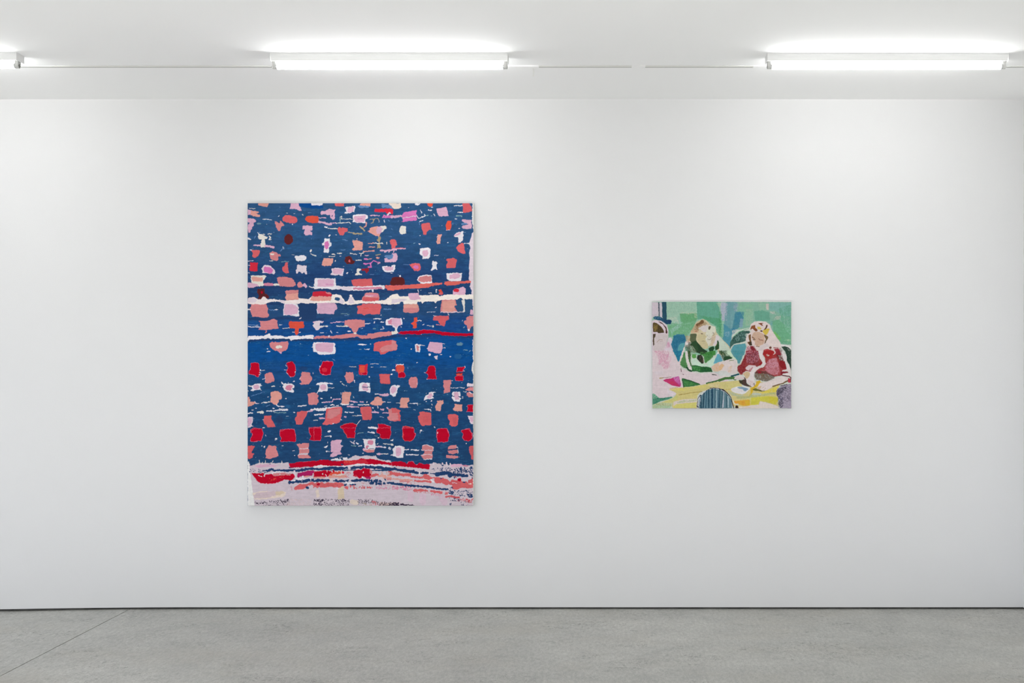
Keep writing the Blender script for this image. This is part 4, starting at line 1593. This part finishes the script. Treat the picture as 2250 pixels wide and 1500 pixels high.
def link(name, bm, m, parent=None, smooth=False):
    me = bpy.data.meshes.new(name); bm.to_mesh(me); bm.free()
    for mm in (m if isinstance(m, list) else [m]): me.materials.append(mm)
    if smooth: me.polygons.foreach_set('use_smooth', [True] * len(me.polygons))
    o = bpy.data.objects.new(name, me); COL.objects.link(o)
    if parent: o.parent = parent
    return o
def box(bm, x0, x1, y0, y1, z0, z1, bev=0.0):
    r = bmesh.ops.create_cube(bm, size=1)
    vs = r['verts']
    for v in vs:
        v.co = Vector(((x0 + x1) / 2 + v.co.x * (x1 - x0), (y0 + y1) / 2 + v.co.y * (y1 - y0), (z0 + z1) / 2 + v.co.z * (z1 - z0)))
    if bev:
        es = list({e for v in vs for e in v.link_edges})
        bmesh.ops.bevel(bm, geom=es, offset=bev, segments=2, affect='EDGES', profile=.6)
def prism_x(bm, prof, x0, x1):
    """extrude a closed y,z outline along x"""
    a = [bm.verts.new((x0, y, z)) for y, z in prof]; b = [bm.verts.new((x1, y, z)) for y, z in prof]
    n = len(prof)
    for i in range(n): bm.faces.new((a[i], a[(i + 1) % n], b[(i + 1) % n], b[i]))
    bm.faces.new(a[::-1]); bm.faces.new(b)
    bmesh.ops.recalc_face_normals(bm, faces=bm.faces)
def rod_x(bm, x0, x1, y, z, r, n=20):
    prism_x(bm, [(y + r * math.cos(2 * math.pi * i / n), z + r * math.sin(2 * math.pi * i / n)) for i in range(n)], x0, x1)
def empty(name, loc):
    o = bpy.data.objects.new(name, None); COL.objects.link(o); o.location = loc; o.empty_display_size = .05; return o
def tag(o, label=None, cat=None, group=None, kind=None):
    for k, v in (('label', label), ('category', cat), ('group', group), ('kind', kind)):
        if v: o[k] = v
    return o

# ------------------------------------------------------------------ materials of the room
M_wall = mat('white_wall_paint', (.765, .765, .762), .75, .2)
t = NT(M_wall); c = t.coords()
f = t.noise(c, 1.1, 3); t.l(t.mix((.758, .758, .755), (.772, .772, .769), f), t.b.inputs['Base Color'])
t.bump(t.noise(c, 130, 2, .5), .06, .004)
M_ceil = mat('white_ceiling_paint', (.895, .895, .89), .85, .15)
t = NT(M_ceil); c = t.coords(); t.bump(t.noise(c, 90, 2), .05, .004)
M_gap = mat('dark_reveal', (.085, .085, .08), .8, .1)
t = NT(M_gap); c = t.coords((3, 3, 20)); t.l(t.ramp(t.noise(c, 4, 5, .7), [(.3, (.04, .04, .038)), (.7, (.12, .118, .108))]), t.b.inputs['Base Color'])
M_floor = mat('polished_concrete', (.38, .38, .36), .42, .35)
t = NT(M_floor)
big = t.noise(t.coords((.7, 1.3, 1)), .9, 5, .6, .3)
base = t.ramp(big, [(.30, (.375, .375, .352)), (.5, (.42, .42, .393)), (.72, (.475, .47, .438))])
mid = t.noise(t.coords((1.6, 1.5, 1), 0, (3, 1, 0)), 3.2, 6, .68, .6)
base = t.mix(base, t.ramp(mid, [(.30, g3(.40)), (.48, g3(.50)), (.68, g3(.585))]), .75, 'OVERLAY')
fine = t.noise(t.coords((1, .42, 1)), 62, 4, .75)
base = t.mix(base, t.ramp(fine, [(.28, g3(.32)), (.5, g3(.5)), (.72, g3(.68))]), .6, 'OVERLAY')
gr = t.noise(t.coords((1, .5, 1)), 190, 2, .8)
base = t.mix(base, t.ramp(gr, [(.3, g3(.36)), (.5, g3(.5)), (.7, g3(.64))]), .55, 'OVERLAY')
# trowel marks: thin dark broken wisps
wv = t.noise(t.coords((2.2, 2.6, 1), .10, (7, 2, 0)), 5.0, 6, .62, 1.6)
ridge = t.ramp(wv, [(.470, g3(0)), (.492, g3(1)), (.508, g3(1)), (.530, g3(0))])
patch = t.ramp(t.noise(t.coords((1.0, 1.5, 1), .2, (1, 9, 0)), 2.3, 3, .6), [(.53, g3(0)), (.63, g3(1))])
wm = t.mix((0, 0, 0), ridge, patch)
broken = t.ramp(t.noise(t.coords((9, 10, 1)), 3.0, 3, .7), [(.40, g3(0)), (.58, g3(1))])
wm = t.mix((0, 0, 0), wm, broken)
base = t.mix(base, (.17, .165, .15), t.mix((0, 0, 0), g3(.85), wm))
wv2 = t.noise(t.coords((3.0, 3.2, 1), -.35, (31, 12, 0)), 6.5, 5, .6, 1.2)
r2 = t.ramp(wv2, [(.476, g3(0)), (.493, g3(1)), (.505, g3(1)), (.522, g3(0))])
p2 = t.ramp(t.noise(t.coords((1.3, 2.2, 1), 0, (5, 33, 0)), 2.9, 3, .6), [(.55, g3(0)), (.62, g3(1))])
w2 = t.mix((0, 0, 0), t.mix((0, 0, 0), r2, p2), t.ramp(t.noise(t.coords((8, 9, 1), 0, (2, 2, 0)), 4.0, 3, .7), [(.42, g3(0)), (.56, g3(1))]))
base = t.mix(base, (.14, .135, .12), t.mix((0, 0, 0), g3(.85), w2))
# warm and cool stains
stain = t.ramp(t.noise(t.coords((.8, 1.4, 1), 0, (20, 4, 0)), 1.7, 4, .6), [(.5, g3(0)), (.75, g3(.35))])
base = t.mix(base, (.40, .37, .31), stain)
t.l(base, t.b.inputs['Base Color'])
t.l(t.ramp(mid, [(.3, g3(.36)), (.7, g3(.52))]), t.b.inputs['Roughness'])
t.bump(fine, .08, .003)
M_joint = mat('joint_filler', (.02, .02, .02), .9, .1)
M_enamel = mat('white_enamel', (.88, .88, .87), .4, .4)
M_socket = mat('socket_plastic', (.62, .62, .60), .45, .4)
M_slot = mat('socket_slot', (.25, .25, .23), .6, .3)
M_steel = mat('tube_cap_metal', (.6, .6, .6), .35, .5, .8)
M_race = mat('raceway_paint', (.74, .745, .71), .5, .3)
M_race_shadow = mat('raceway_seam_shadow', (.20, .20, .17), .7, .2)  # dark colour for the shadow line along the raceway
def tube_mat(name, power):
    m = mat(name, (.9, .9, .9), .3, .3)
    b = m.node_tree.nodes['Principled BSDF']
    b.inputs['Emission Color'].default_value = (1.0, 1.0, .995, 1); b.inputs['Emission Strength'].default_value = power
    return m
M_tube = tube_mat('lit_fluorescent_glass', TUBE)
M_edge = mat('primed_canvas_edge', (.70, .695, .68), .85, .15)

# ------------------------------------------------------------------ room shell
XL, XR, YB, YF = -7.5, wx(2248.6), -9.5, -7.4
def dip(x):            # the slab sags a little towards the far left end of the wall
    u = min(1.0, max(0.0, (wx(420) - x) / (420 / PXM)))
    return -.0155 * u ** 1.7
def crown(x):
    p = CX + x * PXM
    return .004 * math.cos((p - 1000) / 1250 * 1.3) - .0015
def sheet(bm, xs, ys, zf, flip=False):
    g = [[bm.verts.new((x, y, zf(x, y))) for x in xs] for y in ys]
    for j in range(len(ys) - 1):
        for i in range(len(xs) - 1):
            q = (g[j][i], g[j][i + 1], g[j + 1][i + 1], g[j + 1][i])
            bm.faces.new(q[::-1] if flip else q)
JX = lambda y: wx(283) + (-2.785 - wx(283)) * (y / -1.2442)      # saw-cut joint in the slab
bm = bmesh.new()
ys = [.05, 0, -.5, -1, -1.5, -2.5, -4, -5.5, YF]
def slab(bm, side):
    n = 14
    rows = []
    for y in ys:
        j = JX(y)
        x0, x1 = (XL, j - .0027) if side < 0 else (j + .0027, XR + 4.0)
        rows.append([bm.verts.new((x0 + (x1 - x0) * i / n, y, dip(x0 + (x1 - x0) * i / n))) for i in range(n + 1)])
        for r in ():
            pass
    for a, b in zip(rows, rows[1:]):
        for i in range(n): bm.faces.new((a[i + 1], a[i], b[i], b[i + 1]))
    e = [r[-1] if side < 0 else r[0] for r in rows]
    lo = [bm.verts.new((v.co.x, v.co.y, v.co.z - .02)) for v in e]
    for i in range(len(e) - 1):
        q = (e[i], e[i + 1], lo[i + 1], lo[i])
        bm.faces.new(q if side < 0 else q[::-1])
slab(bm, -1); slab(bm, 1)
nf = len(bm.faces)
v = [bm.verts.new(p) for p in ((JX(.05) - .01, .05, -.0195), (JX(YF) - .01, YF, -.0195), (JX(YF) + .01, YF, -.0195), (JX(.05) + .01, .05, -.0195))]
fc = bm.faces.new(v); fc.material_index = 1
bm.normal_update()
tag(link('floor', bm, [M_floor, M_joint]), kind='structure')
bm = bmesh.new()
sheet(bm, [XL + i * (XR + 4 - XL) / 40 for i in range(41)], [.2, 0, -.5, -1, -2, -4, YB], lambda x, y: CEIL + crown(x))
tag(link('ceiling', bm, M_ceil), kind='structure')
bm = bmesh.new()                                                 # gallery wall: board with its bottom edge stopping short of the slab
xs = [XL + i * (XR - XL) / 60 for i in range(61)]
a = [bm.verts.new((x, 0, .0118 + dip(x) * .8)) for x in xs]; b_ = [bm.verts.new((x, 0, CEIL + .03)) for x in xs]; c_ = [bm.verts.new((x, .05, .0118 + dip(x) * .8)) for x in xs]
for i in range(60):
    bm.faces.new((a[i], a[i + 1], b_[i + 1], b_[i])); bm.faces.new((c_[i], c_[i + 1], a[i + 1], a[i]))
tag(link('wall_back', bm, M_wall), kind='structure')
bm = bmesh.new(); box(bm, XL, XR, .012, .04, -.03, .03)
tag(link('baseboard_back', bm, M_gap), kind='structure')
bm = bmesh.new(); box(bm, XR, XR + .12, -.55, .1, .010, CEIL + .02)
tag(link('wall_right', bm, M_wall), kind='structure')
bm = bmesh.new(); box(bm, XR + .01, XR + .1, -.54, .1, -.01, .0105)
tag(link('baseboard_right', bm, M_gap), kind='structure')

# ------------------------------------------------------------------ paintings
def painting(name, bounds, cols, depth, label, group=None):
    yf = -depth
    x0, x1 = wx(bounds[0], yf), wx(bounds[2], yf); z1, z0 = wz(bounds[1], yf), wz(bounds[3], yf)
    root = empty(name, ((x0 + x1) / 2, 0, z0))
    tag(root, label, 'painting')
    h, w = cols.shape[:2]
    X, Z = np.meshgrid(np.linspace(x0, x1, w), np.linspace(z1, z0, h))
    lum = cols.mean(-1)
    ed = np.minimum(np.minimum(np.arange(w)[None, :], w - 1 - np.arange(w)[None, :]), np.minimum(np.arange(h)[:, None], h - 1 - np.arange(h)[:, None]))
    Y = np.full(X.shape, yf) + .0016 * np.clip(1 - ed / 3.0, 0, 1) ** 2
    co = np.stack([X - root.location.x, Y, Z - root.location.z], -1).reshape(-1, 3)
    idx = np.arange(h * w).reshape(h, w)
    fs = np.stack([idx[1:, :-1], idx[1:, 1:], idx[:-1, 1:], idx[:-1, :-1]], -1).reshape(-1, 4)
    me = bpy.data.meshes.new('painted_canvas')
    me.vertices.add(len(co)); me.vertices.foreach_set('co', co.ravel().astype(np.float32))
    me.loops.add(fs.size); me.loops.foreach_set('vertex_index', fs.ravel().astype(np.int32))
    me.polygons.add(len(fs)); me.polygons.foreach_set('loop_start', np.arange(0, fs.size, 4, dtype=np.int32))
    me.update(calc_edges=True)
    at = me.color_attributes.new('paint', 'FLOAT_COLOR', 'POINT')
    at.data.foreach_set('color', np.concatenate([cols.reshape(-1, 3) * PAINT_GAIN, np.ones((h * w, 1))], 1).ravel().astype(np.float32))
    m = mat('oil_paint_on_canvas', (.5, .5, .5), .85, .08)
    t = NT(m); an = t.n('ShaderNodeVertexColor'); an.layer_name = 'paint'; t.l(an.outputs[0], t.b.inputs['Base Color'])
    t.bump(t.noise(t.coords(), 420, 2), .12, .001)
    me.materials.append(m)
    o = bpy.data.objects.new('painted_canvas', me); COL.objects.link(o); o.parent = root
    bm = bmesh.new()                                             # the folded-over sides and the stretcher behind
    lx0, lx1, lz0, lz1 = x0 - root.location.x, x1 - root.location.x, 0, z1 - z0
    ring = []
    for ins, yy in ((0, yf + .0016), (-.0004, yf + .004), (0, -.003), (.002, -.0012)):
        ring.append([bm.verts.new(p) for p in ((lx0 + ins, yy, lz0 + ins), (lx1 - ins, yy, lz0 + ins), (lx1 - ins, yy, lz1 - ins), (lx0 + ins, yy, lz1 - ins))])
    for r0, r1 in zip(ring, ring[1:]):
        for i in range(4): bm.faces.new((r0[i], r1[i], r1[(i + 1) % 4], r0[(i + 1) % 4]))
    bm.faces.new(ring[-1])
    bmesh.ops.recalc_face_normals(bm, faces=bm.faces)
    link('canvas_edge', bm, M_edge, root)
    return root
PAINT_GAIN = 1.10
painting('large_painting', BIG, paint_large(BIG_MARKS), .037, 'tall abstract canvas of rows of red, pink and white patches on deep blue')
painting('small_painting', SMALL, paint_small(SMALL_MARKS), .030, 'small landscape-format canvas of three figures seated around a yellow table')

# ------------------------------------------------------------------ fluorescent battens on the ceiling
LY = yceil(117.0)                  # front edge of the batten where it meets the ceiling
def make_lamp(x0, x1, y, label):
    """batten from x0 to x1, front edge at y"""
    L = x1 - x0
    root = empty('fluorescent_light', ((x0 + x1) / 2, y + .035, CEIL))
    tag(root, label, 'light', 'fluorescent battens in a row along the ceiling')
    h = L / 2
    bm = bmesh.new()                # pressed steel channel: narrower at the bottom
    prism_x(bm, [(-.035, .004), (-.035, -.010), (-.024, -.034), (.024, -.034), (.035, -.010), (.035, .004)], -h, h)
    box(bm, -h - .0015, -h + .001, -.036, .036, -.037, .003)
    box(bm, h - .001, h + .0015, -.036, .036, -.037, .003)
    link('housing', bm, M_enamel, root)
    for s in (-1, 1):
        bm = bmesh.new()            # tombstone holder
        xa, xb = sorted((s * (h - .004), s * (h - .020)))
        n = 14
        prof = [(-.013, -.034)] + [(-.013 * math.cos(math.pi * i / n), -.056 - .014 * math.sin(math.pi * i / n)) for i in range(n + 1)] + [(.013, -.034)]
        prism_x(bm, prof, xa, xb)
        so = link('socket', bm, M_socket, root)
        bm = bmesh.new()
        xc = s * (h - .0035)
        box(bm, min(xc, xc + s * .001), max(xc, xc + s * .001), -.0045, .0045, -.068, -.048, 0)
        box(bm, min(xc, xc + s * .0012), max(xc, xc + s * .0012), -.009, .009, -.060, -.055, 0)
        sl = link('socket_slot', bm, M_slot, so)
    bm = bmesh.new(); rod_x(bm, -h + .026, h - .026, 0, -.055, .0158, 24)
    tb = link('tube', bm, M_tube, root, smooth=False)
    for s in (-1, 1):
        bm = bmesh.new(); xa, xb = sorted((s * (h - .020), s * (h - .0265)))
        rod_x(bm, xa, xb, 0, -.055, .0154, 24)
        link('tube_cap', bm, M_steel, tb)
    return root
k1 = kof(LY)
def lx(px): return (px - CX) / (PXM * k1)
make_lamp(lx(593.5), lx(1114.8), LY, 'middle lit fluorescent batten on the ceiling, above the large blue canvas')
make_lamp(lx(1687), lx(2216), LY, 'rightmost lit fluorescent batten on the ceiling, above the small figure canvas')
make_lamp(lx(38.5) - 1.222, lx(38.5), LY - .012, 'lit fluorescent batten cut off by the left edge of the photo')
# ------------------------------------------------------------------ surface raceway joining the battens
RY = yceil(145.6)
kr = kof(RY)
def rx(px): return (px - CX) / (PXM * kr)
def raceway(p0, p1, dz0, dz1, label, covers=()):
    x0, x1 = rx(p0), rx(p1)
    root = empty('cable_raceway', ((x0 + x1) / 2, RY, CEIL)); tag(root, label, 'cable raceway', 'raceway runs between the ceiling lights')
    h = (x1 - x0) / 2
    def seg(bm, a, b, y0, y1, z0, z1):
        box(bm, a, b, y0, y1, z0, z1)
    bm = bmesh.new(); seg(bm, -h, h, -.0085, .0085, -.0028, .008)
    bmesh.ops.bevel(bm, geom=[e for e in bm.edges if abs(e.verts[0].co.x - e.verts[1].co.x) > .01 and e.verts[0].co.z < 0], offset=.001, segments=2, affect='EDGES')
    link('channel', bm, M_race, root)
    bm = bmesh.new(); seg(bm, -h, h, .0088, .0225, -.0004, .0075)  # dark strip added as the shadow line behind the channel
    link('seam_shadow', bm, M_race_shadow, root)
    for c0, c1 in covers:
        a, b = rx(c0) - (x0 + x1) / 2, rx(c1) - (x0 + x1) / 2
        bm = bmesh.new(); box(bm, a, b, -.0125, .024, -.0045, .006, .0015)
        link('cover', bm, M_enamel, root)
    return root
raceway(-560, 594, 0, 0, 'thin white raceway on the ceiling between the left and middle lights')
raceway(1116, 1690, 0, 0, 'thin white raceway on the ceiling between the middle and right lights', ((1116, 1184), (1388, 1418), (1655, 1689)))
raceway(2214, 2310, 0, 0, 'short end of white raceway right of the rightmost light')
bm = bmesh.new()                     # strip of tape or filler hanging on the ceiling behind the raceway
ya, yb = yceil(150.5), yceil(167.5)
n = 8
pts = []
for i in range(n + 1):
    u = i / n; y = ya + (yb - ya) * u; kk = kof(y); xc = (1171.5 + .8 * math.sin(u * 3) - CX) / (PXM * kk); w_ = .0042 * (1 - .45 * abs(u - .6))
    pts.append((xc, y, w_))
up = [[bm.verts.new((x + s * w_, y, CEIL - .0005)) for s in (-1, 1)] for x, y, w_ in pts]
dn = [[bm.verts.new((x + s * w_, y, CEIL - .003)) for s in (-1, 1)] for x, y, w_ in pts]
for i in range(n):
    bm.faces.new((dn[i][0], dn[i][1], dn[i + 1][1], dn[i + 1][0])); bm.faces.new((up[i][1], up[i][0], up[i + 1][0], up[i + 1][1]))
    for s in (0, 1): bm.faces.new((up[i][s], dn[i][s], dn[i + 1][s], up[i + 1][s]))
bmesh.ops.recalc_face_normals(bm, faces=bm.faces)
M_tape = mat('white_tape', (.86, .86, .83), .6, .3)
tag(link('tape_strip', bm, M_tape), 'short narrow white strip on the ceiling just below the raceway', 'tape')
